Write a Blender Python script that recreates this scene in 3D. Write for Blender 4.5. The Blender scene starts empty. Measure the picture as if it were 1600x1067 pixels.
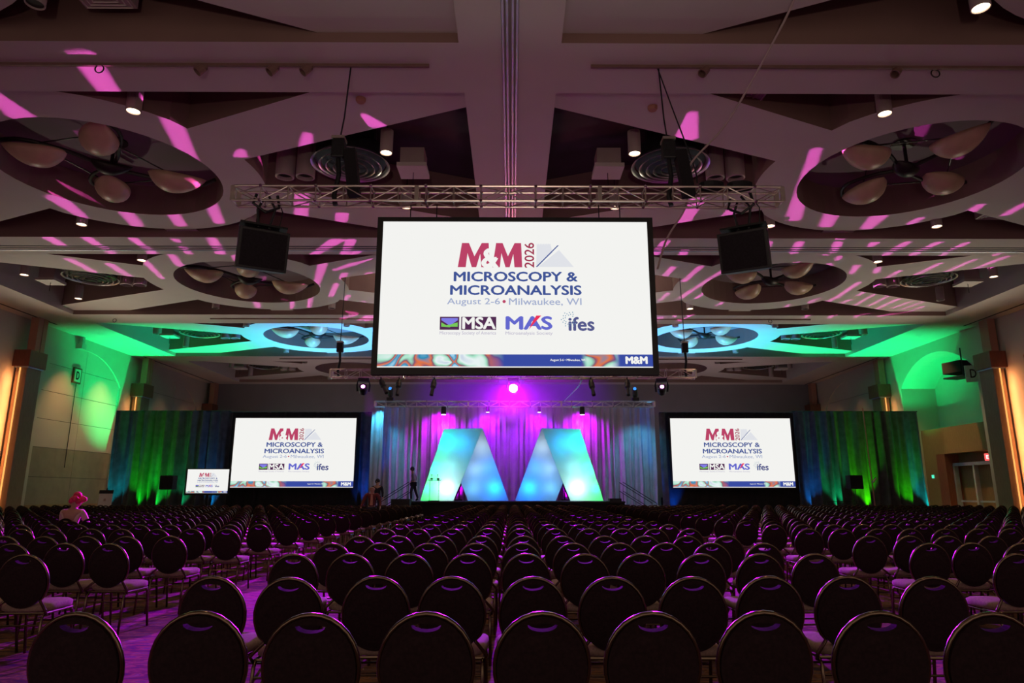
import bpy, bmesh, math, random
from mathutils import Vector, Matrix
from mathutils.geometry import delaunay_2d_cdt

C = bpy.context.scene
COL = C.collection
PI = math.pi
random.seed(7)

# ------------------------------------------------------------------ camera
EYE = 1.46
cam_d = bpy.data.cameras.new('camera')
cam_d.sensor_width = 36.0
cam_d.lens = 24.0
cam_d.clip_start = 0.05
cam_d.clip_end = 200
cam = bpy.data.objects.new('camera', cam_d)
cam.location = (0, 0, EYE)
cam.rotation_euler = (math.radians(90 + 12.52), 0, math.radians(-0.35))
cam_d.shift_x = -0.0041
COL.objects.link(cam)
C.camera = cam

# ------------------------------------------------------------------ colour management
C.view_settings.view_transform = 'Standard'
C.view_settings.look = 'None'
C.view_settings.exposure = 0.0
C.view_settings.gamma = 1.0
C.view_settings.use_curve_mapping = False

# ------------------------------------------------------------------ world: the dim hall goes on behind the camera
W = bpy.data.worlds.new('world')
C.world = W
W.use_nodes = True
W.node_tree.nodes['Background'].inputs[0].default_value = (1.0, 0.76, 0.62, 1)
W.node_tree.nodes['Background'].inputs[1].default_value = 0.42

def srgb(r, g, b):
    f = lambda c: (c / 255 / 12.92) if c / 255 <= 0.04045 else ((c / 255 + 0.055) / 1.055) ** 2.4
    return (f(r), f(g), f(b), 1)

# ------------------------------------------------------------------ lights
def spot(loc, target, power, color, angle=60, blend=0.5, radius=0.1):
    d = bpy.data.lights.new('spot_lamp', 'SPOT')
    d.energy = power
    d.color = color
    d.spot_size = math.radians(angle)
    d.spot_blend = blend
    d.shadow_soft_size = radius
    o = bpy.data.objects.new('spot_lamp', d)
    o.location = loc
    v = Vector(target) - Vector(loc)
    o.rotation_euler = v.to_track_quat('-Z', 'Y').to_euler()
    COL.objects.link(o)
    return o

MAG = (0.72, 0.06, 1.0)
WARM = (1.0, 0.62, 0.32)
# moving heads on the rear lighting truss, aimed at the audience
spot((0.0, 27.45, 5.55), (0.0, 12.0, 0.0), 42000, (0.48, 0.0, 1.0), 42, 0.8, 0.12)
spot((-6.15, 27.5, 5.7), (-6.5, 11.0, 0.0), 30000, (0.58, 0.0, 1.0), 40, 0.7, 0.08)
spot((-6.15, 27.5, 5.7), (-15.0, 14.0, 0.0), 15000, (0.58, 0.0, 1.0), 40, 0.7, 0.08)
spot((6.2, 27.5, 5.7), (7.0, 11.0, 0.0), 22000, (0.58, 0.0, 1.0), 40, 0.7, 0.08)
spot((6.2, 27.5, 5.7), (15.0, 14.0, 0.0), 13000, (0.58, 0.0, 1.0), 40, 0.7, 0.08)
# added reddish lamp standing in for their spill over the ceiling
spot((0.0, 27.9, 6.9), (0.0, 8.0, 10.3), 420, (1.0, 0.20, 0.20), 120, 1.0, 0.3)
# added warm fill lamp, unseen behind the camera, brightening the near ceiling
spot((0.0, -6.0, 1.2), (0.0, 7.5, 10.3), 1100, (1.0, 0.74, 0.60), 75, 1.0, 0.2)
# added unseen fill lamps for the ceiling, above the rear truss and by the side walls
spot((0.0, 29.0, 6.75), (0.0, 30.3, 10.3), 2300, (1.0, 0.84, 0.72), 150, 0.6, 0.2)
for sx in (-1, 1):
    spot((sx * 23.6, 32.3, 0.5), (sx * 15.0, 29.5, 10.3), 2000, (1.0, 0.92, 0.72), 90, 0.9, 0.2)
    spot((sx * 14.0, 46.5, 0.5), (sx * 12.0, 50.0, 10.0), 800, (1.0, 0.72, 0.74), 140, 0.9, 0.2)  # added lamps hidden behind the drapes, lifting far ceiling and back wall
# added violet lamp on the back wall, standing in for glow in the haze
spot((0.0, 39.5, 6.2), (0.0, 56.0, 8.0), 22000, (0.28, 0.0, 1.0), 60, 1.0, 0.1)
# stage drape: two hot magenta spots and a wider violet wash
for sx in (-1, 1):
    spot((sx * 3.75, 38.05, 6.0), (sx * 3.85, 38.6, 4.2), 70, (1.0, 0.30, 1.0), 60, 0.9, 0.05)
    spot((sx * 3.9, 37.75, 6.15), (sx * 4.0, 38.75, 2.8), 620, (0.58, 0.0, 0.95), 125, 0.9, 0.08)
    spot((sx * 1.4, 37.6, 6.15), (sx * 1.3, 38.75, 2.6), 700, (0.36, 0.0, 1.0), 120, 0.9, 0.08)
    spot((sx * 7.0, 36.2, 6.0), (sx * 7.2, 38.6, 3.0), 300, (0.05, 0.5, 0.8), 75, 0.8, 0.08)

def uplight(x, y, color, power, angle=70, tgt=None, radius=0.05):
    return spot((x, y, 0.22), tgt or (x, y + 0.75, 4.0), power, color, angle, 0.9, radius)

UP = [(-21.4, (0.0, 0.75, 0.85)), (-19.9, (0.0, 1.0, 0.02)), (-18.9, (0.0, 1.0, 0.06)), (-17.7, (0.0, 0.8, 0.25)),
      (-16.2, (0.0, 0.35, 1.0)), (-7.95, (0.0, 0.12, 1.0)),
      (8.6, (0.0, 0.12, 1.0)), (16.2, (0.0, 0.25, 1.0)), (17.5, (0.0, 1.0, 0.3)), (19.1, (0.05, 1.0, 0.0)),
      (21.4, (0.03, 1.0, 0.0)), (22.4, (0.0, 0.85, 0.75))]
UPY = 36.9

# ------------------------------------------------------------------ materials
def mat(name, col, rough=0.6, metal=0.0, var=0.12, scale=6.0, spec=0.4, bump=0.0):
    m = bpy.data.materials.new(name)
    m.use_nodes = True
    nt = m.node_tree
    b = nt.nodes['Principled BSDF']
    b.inputs['Roughness'].default_value = rough
    b.inputs['Metallic'].default_value = metal
    b.inputs['Specular IOR Level'].default_value = spec
    tc = nt.nodes.new('ShaderNodeTexCoord')
    n = nt.nodes.new('ShaderNodeTexNoise')
    n.inputs['Scale'].default_value = scale
    n.inputs['Detail'].default_value = 3
    nt.links.new(tc.outputs['Object'], n.inputs['Vector'])
    r = nt.nodes.new('ShaderNodeValToRGB')
    r.color_ramp.elements[0].position = 0.3
    r.color_ramp.elements[1].position = 0.7
    r.color_ramp.elements[0].color = [c * (1 - var) for c in col[:3]] + [1]
    r.color_ramp.elements[1].color = [min(1, c * (1 + var)) for c in col[:3]] + [1]
    nt.links.new(n.outputs['Fac'], r.inputs['Fac'])
    nt.links.new(r.outputs['Color'], b.inputs['Base Color'])
    if bump:
        bp = nt.nodes.new('ShaderNodeBump')
        bp.inputs['Strength'].default_value = bump
        nt.links.new(n.outputs['Fac'], bp.inputs['Height'])
        nt.links.new(bp.outputs['Normal'], b.inputs['Normal'])
    return m

def emit(name, col, strength=1.0):
    m = bpy.data.materials.new(name)
    m.use_nodes = True
    nt = m.node_tree
    nt.nodes.clear()
    e = nt.nodes.new('ShaderNodeEmission')
    e.inputs[0].default_value = tuple(col[:3]) + (1,)
    e.inputs[1].default_value = strength
    o = nt.nodes.new('ShaderNodeOutputMaterial')
    nt.links.new(e.outputs[0], o.inputs[0])
    return m

def wood(name, c1, c2, scale=3.0):
    m = mat(name, c1, 0.45, 0, 0.1, 4)
    nt = m.node_tree
    r = [n for n in nt.nodes if n.type == 'VALTORGB'][0]
    n = [n for n in nt.nodes if n.type == 'TEX_NOISE'][0]
    mp = nt.nodes.new('ShaderNodeMapping')
    mp.inputs['Scale'].default_value = (scale * 4, scale * 4, scale * 0.25)
    tc = [n for n in nt.nodes if n.type == 'TEX_COORD'][0]
    nt.links.new(tc.outputs['Object'], mp.inputs['Vector'])
    nt.links.new(mp.outputs['Vector'], n.inputs['Vector'])
    r.color_ramp.elements[0].color = c1
    r.color_ramp.elements[1].color = c2
    return m

M = {}
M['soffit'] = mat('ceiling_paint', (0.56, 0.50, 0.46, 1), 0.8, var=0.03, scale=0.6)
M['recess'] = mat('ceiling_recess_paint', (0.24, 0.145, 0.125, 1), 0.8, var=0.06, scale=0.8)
M['recess_top'] = mat('dark_ceiling_void', (0.07, 0.055, 0.06, 1), 0.85, var=0.15, scale=1)  # darker tone for the tops of the recesses
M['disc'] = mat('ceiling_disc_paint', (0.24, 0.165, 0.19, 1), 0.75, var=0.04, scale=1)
M['wall'] = mat('wall_paint', (0.50, 0.44, 0.38, 1), 0.75, var=0.04, scale=0.7)
M['wall_dark'] = mat('wainscot_fabric', (0.24, 0.21, 0.16, 1), 0.85, var=0.08, scale=2)
M['back'] = mat('back_wall_panel', (0.19, 0.165, 0.18, 1), 0.8, var=0.05, scale=0.8)
M['groove'] = mat('dark_groove', (0.03, 0.03, 0.028, 1), 0.8)  # plain dark colour for grooves, cable drop and sign letters
M['wood'] = wood('maple_veneer', (0.20, 0.12, 0.05, 1), (0.27, 0.165, 0.075, 1))
M['wood_dark'] = wood('cherry_veneer', (0.16, 0.05, 0.03, 1), (0.24, 0.08, 0.05, 1))
M['wood_pier'] = wood('walnut_veneer', (0.22, 0.125, 0.08, 1), (0.29, 0.17, 0.115, 1))
M['terra'] = mat('terracotta_paint', (0.42, 0.20, 0.14, 1), 0.7, var=0.05, scale=1)
M['rail'] = mat('brushed_steel', (0.50, 0.56, 0.62, 1), 0.5, 0.7, 0.1, 3)
M['track'] = mat('bronze_track', (0.22, 0.13, 0.11, 1), 0.5, 0.3, 0.1, 3)
M['truss'] = mat('truss_aluminium', (0.75, 0.68, 0.60, 1), 0.32, 0.95, 0.12, 5)
M['chrome'] = mat('chrome', (0.85, 0.85, 0.85, 1), 0.15, 1.0, 0.05, 5)
M['blackm'] = mat('black_enamel', (0.010, 0.011, 0.013, 1), 0.45, 0.0, 0.3, 20)
M['blackcloth'] = mat('black_cloth', (0.010, 0.009, 0.012, 1), 0.9, 0.0, 0.3, 30)
M['velour'] = mat('black_velour', (0.075, 0.075, 0.08, 1), 0.95, 0.0, 0.25, 3)
M['masking'] = mat('black_masking_cloth', (0.012, 0.012, 0.014, 1), 0.95, 0.0, 0.25, 3)
M['stagecloth'] = mat('grey_sheer_drape', (0.50, 0.48, 0.52, 1), 0.75, 0.0, 0.10, 2)
M['stage'] = mat('stage_black', (0.02, 0.02, 0.022, 1), 0.75, 0.0, 0.2, 5)
M['scenic'] = mat('white_scenic_fabric', (0.85, 0.85, 0.85, 1), 0.65, 0, 0.01, 1)
M['boxshell'] = mat('light_box_shell_paint', (0.22, 0.22, 0.22, 1), 0.8, 0, 0.02, 1)
_n = M['scenic'].node_tree
_t = _n.nodes.new('ShaderNodeBsdfTranslucent'); _t.inputs[0].default_value = (0.8, 0.8, 0.8, 1)
_x = _n.nodes.new('ShaderNodeMixShader'); _x.inputs[0].default_value = 0.6
_o = [q for q in _n.nodes if q.type == 'OUTPUT_MATERIAL'][0]
_n.links.new(_n.nodes['Principled BSDF'].outputs[0], _x.inputs[1]); _n.links.new(_t.outputs[0], _x.inputs[2]); _n.links.new(_x.outputs[0], _o.inputs[0])
M['seat'] = mat('taupe_seat_fabric', (0.30, 0.215, 0.16, 1), 0.9, 0, 0.18, 60, bump=0.2)
M['backrest'] = mat('dark_brown_backrest_fabric', (0.020, 0.008, 0.010, 1), 0.85, 0, 0.3, 60, spec=0.25)
M['frame'] = mat('bronze_chair_tube', (0.19, 0.135, 0.09, 1), 0.20, 0.95, 0.1, 8)
M['bowl'] = mat('amber_glass_bowl', (0.58, 0.40, 0.27, 1), 0.4, 0, 0.10, 2.5)
M['iron'] = mat('dark_iron', (0.03, 0.022, 0.022, 1), 0.45, 0.5, 0.2, 8)
M['lampbody'] = mat('painted_lamp_housing', (0.42, 0.33, 0.32, 1), 0.5, 0, 0.05, 3)
M['diffuser'] = mat('metal_air_diffuser', (0.62, 0.60, 0.58, 1), 0.3, 0.7, 0.06, 3)
M['skin'] = mat('skin', (0.50, 0.26, 0.19, 1), 0.55, 0, 0.08, 8)
M['brownjacket'] = mat('rust_brown_jacket', (0.17, 0.035, 0.03, 1), 0.8, 0, 0.12, 10)
M['orangeshirt'] = mat('pale_orange_shirt', (0.62, 0.30, 0.20, 1), 0.8, 0, 0.1, 10)
M['darkcloth'] = mat('dark_navy_clothes', (0.02, 0.02, 0.035, 1), 0.85, 0, 0.2, 10)
M['greyshirt'] = mat('grey_shirt', (0.20, 0.17, 0.22, 1), 0.85, 0, 0.15, 10)
M['creamshirt'] = mat('cream_shirt', (0.62, 0.45, 0.36, 1), 0.85, 0, 0.1, 10)
M['pinkhair'] = mat('bright_pink_hair', (0.75, 0.04, 0.12, 1), 0.7, 0, 0.35, 14, bump=0.5)
M['darkhair'] = mat('dark_hair', (0.02, 0.015, 0.015, 1), 0.6, 0, 0.3, 20)
M['eye'] = mat('eye_dark', (0.02, 0.02, 0.02, 1), 0.3)
M['paper'] = mat('white_poster', (0.70, 0.66, 0.68, 1), 0.6, 0, 0.03, 4)
M['acrylic'] = bpy.data.materials.new('clear_acrylic')
M['acrylic'].use_nodes = True
_b = M['acrylic'].node_tree.nodes['Principled BSDF']
_b.inputs['Transmission Weight'].default_value = 1.0
_b.inputs['Roughness'].default_value = 0.03
_b.inputs['IOR'].default_value = 1.15
_b.inputs['Base Color'].default_value = (0.9, 1.0, 0.98, 1)
M['lampglow'] = emit('warm_lamp_glow', (1.0, 0.78, 0.50), 6.0)
M['sconceglow'] = emit('amber_tube_glow', (1.0, 0.42, 0.11), 1.3)
M['magglow'] = emit('magenta_lens', (1.0, 0.22, 1.0), 14.0)
M['starglow'] = emit('violet_white_lens', (1.0, 0.45, 1.0), 60.0)
M['whiteglow'] = emit('white_lens', (1.0, 0.85, 1.0), 6.0)
M['blueglow'] = emit('blue_lens', (0.05, 0.3, 1.0), 1.2)
M['exitglow'] = emit('red_exit_light', (1.0, 0.10, 0.10), 1.6)
M['exittext'] = emit('white_exit_letters', (1.0, 0.75, 0.75), 1.6)
M['signgreen'] = mat('pale_sign_face', (0.45, 0.62, 0.52, 1), 0.6)
M['greenglow'] = emit('green_indicator', (0.1, 1.0, 0.6), 1.0)

def carpet():
    m = bpy.data.materials.new('patterned_carpet')
    m.use_nodes = True
    nt = m.node_tree
    b = nt.nodes['Principled BSDF']
    b.inputs['Roughness'].default_value = 0.95
    b.inputs['Specular IOR Level'].default_value = 0.1
    tc = nt.nodes.new('ShaderNodeTexCoord')
    mp = nt.nodes.new('ShaderNodeMapping')
    mp.inputs['Scale'].default_value = (1.6, 4.8, 1)
    mp.inputs['Rotation'].default_value = (0, 0, 0.3)
    n = nt.nodes.new('ShaderNodeTexNoise'); n.inputs['Scale'].default_value = 1.6; n.inputs['Detail'].default_value = 4
    n.inputs['Distortion'].default_value = 1.6
    w = nt.nodes.new('ShaderNodeTexWave'); w.inputs['Scale'].default_value = 5.0; w.inputs['Distortion'].default_value = 7
    w.bands_direction = 'Y'
    nt.links.new(tc.outputs['Object'], mp.inputs['Vector'])
    nt.links.new(mp.outputs['Vector'], n.inputs['Vector'])
    nt.links.new(mp.outputs['Vector'], w.inputs['Vector'])
    r = nt.nodes.new('ShaderNodeValToRGB')
    els = r.color_ramp.elements
    els[0].position = 0.32; els[0].color = (0.030, 0.035, 0.06, 1)
    els[1].position = 0.75; els[1].color = (0.42, 0.28, 0.14, 1)
    e = els.new(0.45); e.color = (0.10, 0.05, 0.035, 1)
    e = els.new(0.55); e.color = (0.24, 0.13, 0.06, 1)
    e = els.new(0.62); e.color = (0.07, 0.06, 0.09, 1)
    mx = nt.nodes.new('ShaderNodeMix'); mx.data_type = 'RGBA'; mx.blend_type = 'MULTIPLY'
    mx.inputs[0].default_value = 0.75
    r2 = nt.nodes.new('ShaderNodeValToRGB')
    r2.color_ramp.elements[0].color = (0.16, 0.16, 0.2, 1)
    r2.color_ramp.elements[1].color = (1.5, 1.4, 1.3, 1)
    nt.links.new(n.outputs['Fac'], r.inputs['Fac'])
    nt.links.new(w.outputs['Fac'], r2.inputs['Fac'])
    nt.links.new(r.outputs['Color'], mx.inputs[6])
    nt.links.new(r2.outputs['Color'], mx.inputs[7])
    nt.links.new(mx.outputs[2], b.inputs['Base Color'])
    return m
M['carpet'] = carpet()

def art_band():
    m = bpy.data.materials.new('slide_art_band')
    m.use_nodes = True
    nt = m.node_tree
    nt.nodes.clear()
    tc = nt.nodes.new('ShaderNodeTexCoord')
    mp = nt.nodes.new('ShaderNodeMapping'); mp.inputs['Scale'].default_value = (4.5, 5, 6)
    v = nt.nodes.new('ShaderNodeTexNoise'); v.inputs['Scale'].default_value = 2.2; v.inputs['Distortion'].default_value = 1.2
    v.inputs['Detail'].default_value = 0.5
    r = nt.nodes.new('ShaderNodeValToRGB')
    els = r.color_ramp.elements
    els[0].position = 0.0; els[0].color = (0.03, 0.08, 0.45, 1)
    els[1].position = 1.0; els[1].color = (0.05, 0.10, 0.50, 1)
    for p, c in ((0.30, (0.35, 0.65, 0.85, 1)), (0.38, (0.02, 0.25, 0.45, 1)), (0.46, (0.75, 0.18, 0.06, 1)), (0.52, (0.22, 0.08, 0.16, 1)), (0.60, (0.35, 0.75, 0.55, 1)), (0.70, (0.8, 0.9, 0.9, 1))):
        e = els.new(p); e.color = c
    s = nt.nodes.new('ShaderNodeSeparateXYZ')
    r2 = nt.nodes.new('ShaderNodeValToRGB')      # where the plain blue strip lies
    r2.color_ramp.interpolation = 'LINEAR'
    e2 = r2.color_ramp.elements
    e2[0].position = 0.40; e2[0].color = (0, 0, 0, 1)
    e2[1].position = 0.46; e2[1].color = (1, 1, 1, 1)
    e = e2.new(0.74); e.color = (1, 1, 1, 1)
    e = e2.new(0.76); e.color = (0, 0, 0, 1)
    e = e2.new(0.85); e.color = (0, 0, 0, 1)
    e = e2.new(0.88); e.color = (1, 1, 1, 1)
    ad = nt.nodes.new('ShaderNodeMath'); ad.operation = 'ADD'; ad.inputs[1].default_value = 0.5
    mx = nt.nodes.new('ShaderNodeMix'); mx.data_type = 'RGBA'
    mx.inputs[7].default_value = (0.04, 0.07, 0.36, 1)
    em = nt.nodes.new('ShaderNodeEmission')
    o = nt.nodes.new('ShaderNodeOutputMaterial')
    L = nt.links.new
    L(tc.outputs['Object'], mp.inputs['Vector']); L(mp.outputs['Vector'], v.inputs['Vector'])
    L(v.outputs['Fac'], r.inputs['Fac']); L(tc.outputs['Object'], s.inputs[0]); L(s.outputs[0], ad.inputs[0])
    L(ad.outputs[0], r2.inputs['Fac']); L(r2.outputs['Color'], mx.inputs[0]); L(r.outputs['Color'], mx.inputs[6])
    L(mx.outputs[2], em.inputs[0]); L(em.outputs[0], o.inputs[0])
    return m
M['band'] = art_band()

# ------------------------------------------------------------------ mesh helpers
class MB:
    def __init__(s): s.v = []; s.f = []; s.mi = []; s.cur = 0
    def add(s, vs, fs):
        n = len(s.v); s.v += [tuple(p) for p in vs]
        for f in fs: s.f.append([i + n for i in f]); s.mi.append(s.cur)
        return s
    def box(s, x0, x1, y0, y1, z0, z1, rot=None, piv=None):
        vs = [Vector((x, y, z)) for z in (z0, z1) for y in (y0, y1) for x in (x0, x1)]
        if rot:
            p = Vector(piv if piv else ((x0 + x1) / 2, (y0 + y1) / 2, (z0 + z1) / 2))
            vs = [rot @ (v - p) + p for v in vs]
        return s.add(vs, [(0, 2, 3, 1), (4, 5, 7, 6), (0, 1, 5, 4), (2, 6, 7, 3), (0, 4, 6, 2), (1, 3, 7, 5)])
    def tube(s, pts, r, seg=8, closed=False, cap=True):
        pts = [Vector(p) for p in pts]
        n = len(pts); rings = []
        up = None
        for i, p in enumerate(pts):
            if closed: t = pts[(i + 1) % n] - pts[i - 1]
            else: t = pts[min(i + 1, n - 1)] - pts[max(i - 1, 0)]
            t.normalize()
            if up is None:
                up = Vector((0, 0, 1)) if abs(t.z) < 0.9 else Vector((1, 0, 0))
            a = t.cross(up)
            if a.length < 1e-4: a = t.cross(Vector((0, 1, 0)))
            a.normalize(); b = t.cross(a).normalized(); up = -b if b.dot(up) < 0 else b
            rr = r[i] if isinstance(r, (list, tuple)) else r
            rings.append([p + (a * math.cos(2 * PI * k / seg) + b * math.sin(2 * PI * k / seg)) * rr for k in range(seg)])
        vs = [v for ring in rings for v in ring]; fs = []
        for i in range(n if closed else n - 1):
            j = (i + 1) % n
            # align ring starts for closed loops
            off = 0
            if closed and j == 0:
                d = [(rings[i][0] - rings[0][k]).length for k in range(seg)]; off = d.index(min(d))
            for k in range(seg):
                fs.append((i * seg + k, i * seg + (k + 1) % seg, j * seg + (k + 1 + off) % seg, j * seg + (k + off) % seg))
        if not closed and cap:
            fs.append(tuple(range(seg))[::-1]); fs.append(tuple((n - 1) * seg + k for k in range(seg)))
        return s.add(vs, fs)
    def lathe(s, prof, c=(0, 0, 0), seg=24, sx=1, sy=1, cap=True):
        c = Vector(c); vs = []; fs = []
        for (r, z) in prof:
            for k in range(seg):
                a = 2 * PI * k / seg
                vs.append(c + Vector((r * math.cos(a) * sx, r * math.sin(a) * sy, z)))
        for i in range(len(prof) - 1):
            for k in range(seg):
                fs.append((i * seg + k, i * seg + (k + 1) % seg, (i + 1) * seg + (k + 1) % seg, (i + 1) * seg + k))
        if cap and prof[0][0] > 1e-5: fs.append(tuple(range(seg))[::-1])
        if cap and prof[-1][0] > 1e-5: fs.append(tuple((len(prof) - 1) * seg + k for k in range(seg)))
        return s.add(vs, fs)
    def ball(s, c, r, sc=(1, 1, 1), seg=12, rings=8):
        prof = []
        c = Vector(c); vs = []; fs = []
        for i in range(rings + 1):
            ph = -PI / 2 + PI * i / rings
            for k in range(seg):
                a = 2 * PI * k / seg
                vs.append(c + Vector((r * math.cos(ph) * math.cos(a) * sc[0], r * math.cos(ph) * math.sin(a) * sc[1], r * math.sin(ph) * sc[2])))
        for i in range(rings):
            for k in range(seg):
                fs.append((i * seg + k, i * seg + (k + 1) % seg, (i + 1) * seg + (k + 1) % seg, (i + 1) * seg + k))
        return s.add(vs, fs)
    def slab(s, outer, holes, to3, t0, t1, keep=None, mi_faces=None, mi_sides=None, res_extra=None):
        """a plate with holes: 2-D outline -> to3(u, v, t)"""
        co = []; ed = []
        for poly in [outer] + holes:
            n0 = len(co); co += [Vector(p) for p in poly]
            ed += [(n0 + i, n0 + (i + 1) % len(poly)) for i in range(len(poly))]
        r = delaunay_2d_cdt(co, ed, [], 0, 1e-6)
        vs, fs = r[0], r[2]
        def inside(p, poly):
            c = False; n = len(poly); j = n - 1
            for i in range(n):
                a, b = poly[i], poly[j]
                if (a[1] > p[1]) != (b[1] > p[1]) and p[0] < (b[0] - a[0]) * (p[1] - a[1]) / (b[1] - a[1]) + a[0]: c = not c
                j = i
            return c
        kept = []
        for f in fs:
            m = sum((vs[i] for i in f), Vector((0, 0))) / len(f)
            if inside(m, outer) and not any(inside(m, h) for h in holes): kept.append(list(f))
        n = len(vs); count = {}
        for f in kept:
            for i in range(len(f)):
                a, b = f[i], f[(i + 1) % len(f)]
                count[(a, b)] = 1
        base = len(s.v)
        s.v += [tuple(to3(v[0], v[1], t0)) for v in vs] + [tuple(to3(v[0], v[1], t1)) for v in vs]
        cur = s.cur
        for f in kept:
            s.f.append([base + i for i in f]); s.mi.append(cur if mi_faces is None else mi_faces[0])
            s.f.append([base + n + i for i in f[::-1]]); s.mi.append(cur if mi_faces is None else mi_faces[1])
        for (a, b) in count:
            if (b, a) not in count:
                s.f.append([base + a, base + n + a, base + n + b, base + b]); s.mi.append(cur if mi_sides is None else mi_sides)
        return s
    def mesh(s, name, m, smooth=False, fix=True):
        me = bpy.data.meshes.new(name)
        me.from_pydata(s.v, [], s.f)
        ms = m if isinstance(m, (list, tuple)) else [m]
        for x in ms: me.materials.append(x)
        me.polygons.foreach_set('material_index', s.mi)
        if smooth: me.polygons.foreach_set('use_smooth', [True] * len(me.polygons))
        if fix:
            bm = bmesh.new(); bm.from_mesh(me)
            bmesh.ops.remove_doubles(bm, verts=bm.verts, dist=1e-5)
            bmesh.ops.recalc_face_normals(bm, faces=bm.faces)
            bm.to_mesh(me); bm.free()
        me.update()
        return me
    def obj(s, name, m, parent=None, smooth=False, loc=None, fix=True, label=None):
        o = bpy.data.objects.new(name, s.mesh(name, m, smooth, fix))
        COL.objects.link(o)
        if parent: o.parent = parent
        if loc: o.location = loc
        if label: o['label'] = label
        return o

def bevel(o, w=0.01, seg=2):
    me = o.data
    bm = bmesh.new(); bm.from_mesh(me)
    bmesh.ops.bevel(bm, geom=[e for e in bm.edges if e.calc_face_angle(0) > 0.5], offset=w, segments=seg, affect='EDGES', profile=0.6)
    bm.to_mesh(me); bm.free()
    return o

def thing(name, label, cat, loc=(0, 0, 0), rz=0, group=None):
    o = bpy.data.objects.new(name, None)
    o.empty_display_size = 0.1
    COL.objects.link(o)
    o.location = loc; o.rotation_euler = (0, 0, rz)
    o['label'] = label; o['category'] = cat
    if group: o['group'] = group
    return o
def tag(o, label, cat, group=None):
    o['label'] = label; o['category'] = cat
    if group: o['group'] = group
    return o
def struct(o):
    o['kind'] = 'structure'
    return o
def kids(root):
    return [c for c in root.children]
def dup(root, loc=None, rz=None, label=None, group=None):
    def cp(o, par):
        c = o.copy(); COL.objects.link(c)
        if par: c.parent = par
        for ch in o.children: cp(ch, c)
        return c
    r = cp(root, None)
    if loc is not None: r.location = loc
    if rz is not None: r.rotation_euler = (0, 0, rz)
    if label: r['label'] = label
    if group: r['group'] = group
    return r
xy = lambda u, v, t: (u, v, t)

# ================================================================== THE ROOM
HB = 10.26          # underside of the beams
HF = 10.48          # underside of the coffer fields
HT = 12.0           # top of the recesses
WX = 25.0
BAY = [3.1, 13.8, 24.5, 35.25, 46.0]
BL = 8.95
BACK = 56.0
CX = 11.57          # centre of each round coffer, left and right

struct(MB().box(-29, 29, -9, BACK + 0.3, -0.3, 0).obj('floor', M['carpet']))
struct(MB().box(-29, 29, BACK, BACK + 0.3, 0, HT).obj('wall_back', M['back']))
# beams: cross strips between the bays, centre strip, side strips
mb = MB()
ys = [(-9.0, BAY[0])] + [(b + BL, (BAY[i + 1] if i + 1 < len(BAY) else BACK)) for i, b in enumerate(BAY)]
for (a, b) in ys:
    n0 = len(mb.f)
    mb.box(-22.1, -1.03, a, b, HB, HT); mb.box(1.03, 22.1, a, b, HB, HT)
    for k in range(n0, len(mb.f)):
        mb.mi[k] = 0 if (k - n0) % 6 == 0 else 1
mb.cur = 0
mb.box(-1.03, -0.17, -9, BACK, HB, HT); mb.box(0.17, 1.03, -9, BACK, HB, HT); mb.box(-0.17, 0.17, -9, BACK, HB + 0.25, HT)
mb.box(-WX, -22.1, -9, BACK, HB, HT); mb.box(22.1, WX + 0.12, -9, BACK, HB, HT)
struct(mb.obj('ceiling', [M['soffit'], M['recess']]))

def arc(cx, cy, r, a0, a1, n):
    return [(cx + r * math.cos(a0 + (a1 - a0) * i / n), cy + r * math.sin(a0 + (a1 - a0) * i / n)) for i in range(n + 1)]
RO = 4.28
def field_holes(cx, cy, x0, x1, y0, y1):
    hs = [arc(cx, cy, 3.02, 0, 2 * PI * 47 / 48, 47)]
    e = 0.0
    for sx in (-1, 1):
        # big triangle towards the centre beam / the wall strip, its tip cut by the ring
        t = math.asin(0.86 / RO)
        tip = [(cx + sx * RO * math.cos(t * (1 - i / 3)), cy + RO * math.sin(t * (1 - i / 3))) for i in range(7)]
        xe = x1 if sx > 0 else x0
        hs.append([(xe, cy + 3.54)] + tip + [(xe, cy - 3.54)])
        for sy in (-1, 1):
            ap = (3.38, 2.50)
            r = math.hypot(*ap)
            a0 = math.atan2(ap[1], ap[0]); a1 = PI / 2 - (0.13 if sy > 0 else 0.03)
            ye = y1 if sy > 0 else y0
            pts = [(cx + sx * RO * math.cos(a0 + (a1 - a0) * i / 8) * (1 if i else r / RO), cy + sy * RO * math.sin(a0 + (a1 - a0) * i / 8) * (1 if i else r / RO)) for i in range(9)]
            pts = [(cx + sx * 7.7, ye)] + pts + [(pts[-1][0], ye)]
            hs.append(pts)
    return hs
for i, b in enumerate(BAY):
    for sx in (-1, 1):
        x0, x1 = (1.03, 22.1) if sx > 0 else (-22.1, -1.03)
        mb = MB()
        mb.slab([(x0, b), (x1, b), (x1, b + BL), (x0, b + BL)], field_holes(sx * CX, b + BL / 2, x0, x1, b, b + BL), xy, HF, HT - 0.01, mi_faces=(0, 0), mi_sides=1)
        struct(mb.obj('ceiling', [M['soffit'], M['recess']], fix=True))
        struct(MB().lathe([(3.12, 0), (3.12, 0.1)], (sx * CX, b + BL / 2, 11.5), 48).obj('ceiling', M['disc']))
struct(MB().box(-WX - 0.1, WX + 0.1, -9, BACK, HT, HT + 0.2).obj('ceiling', M['recess_top']))
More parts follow.
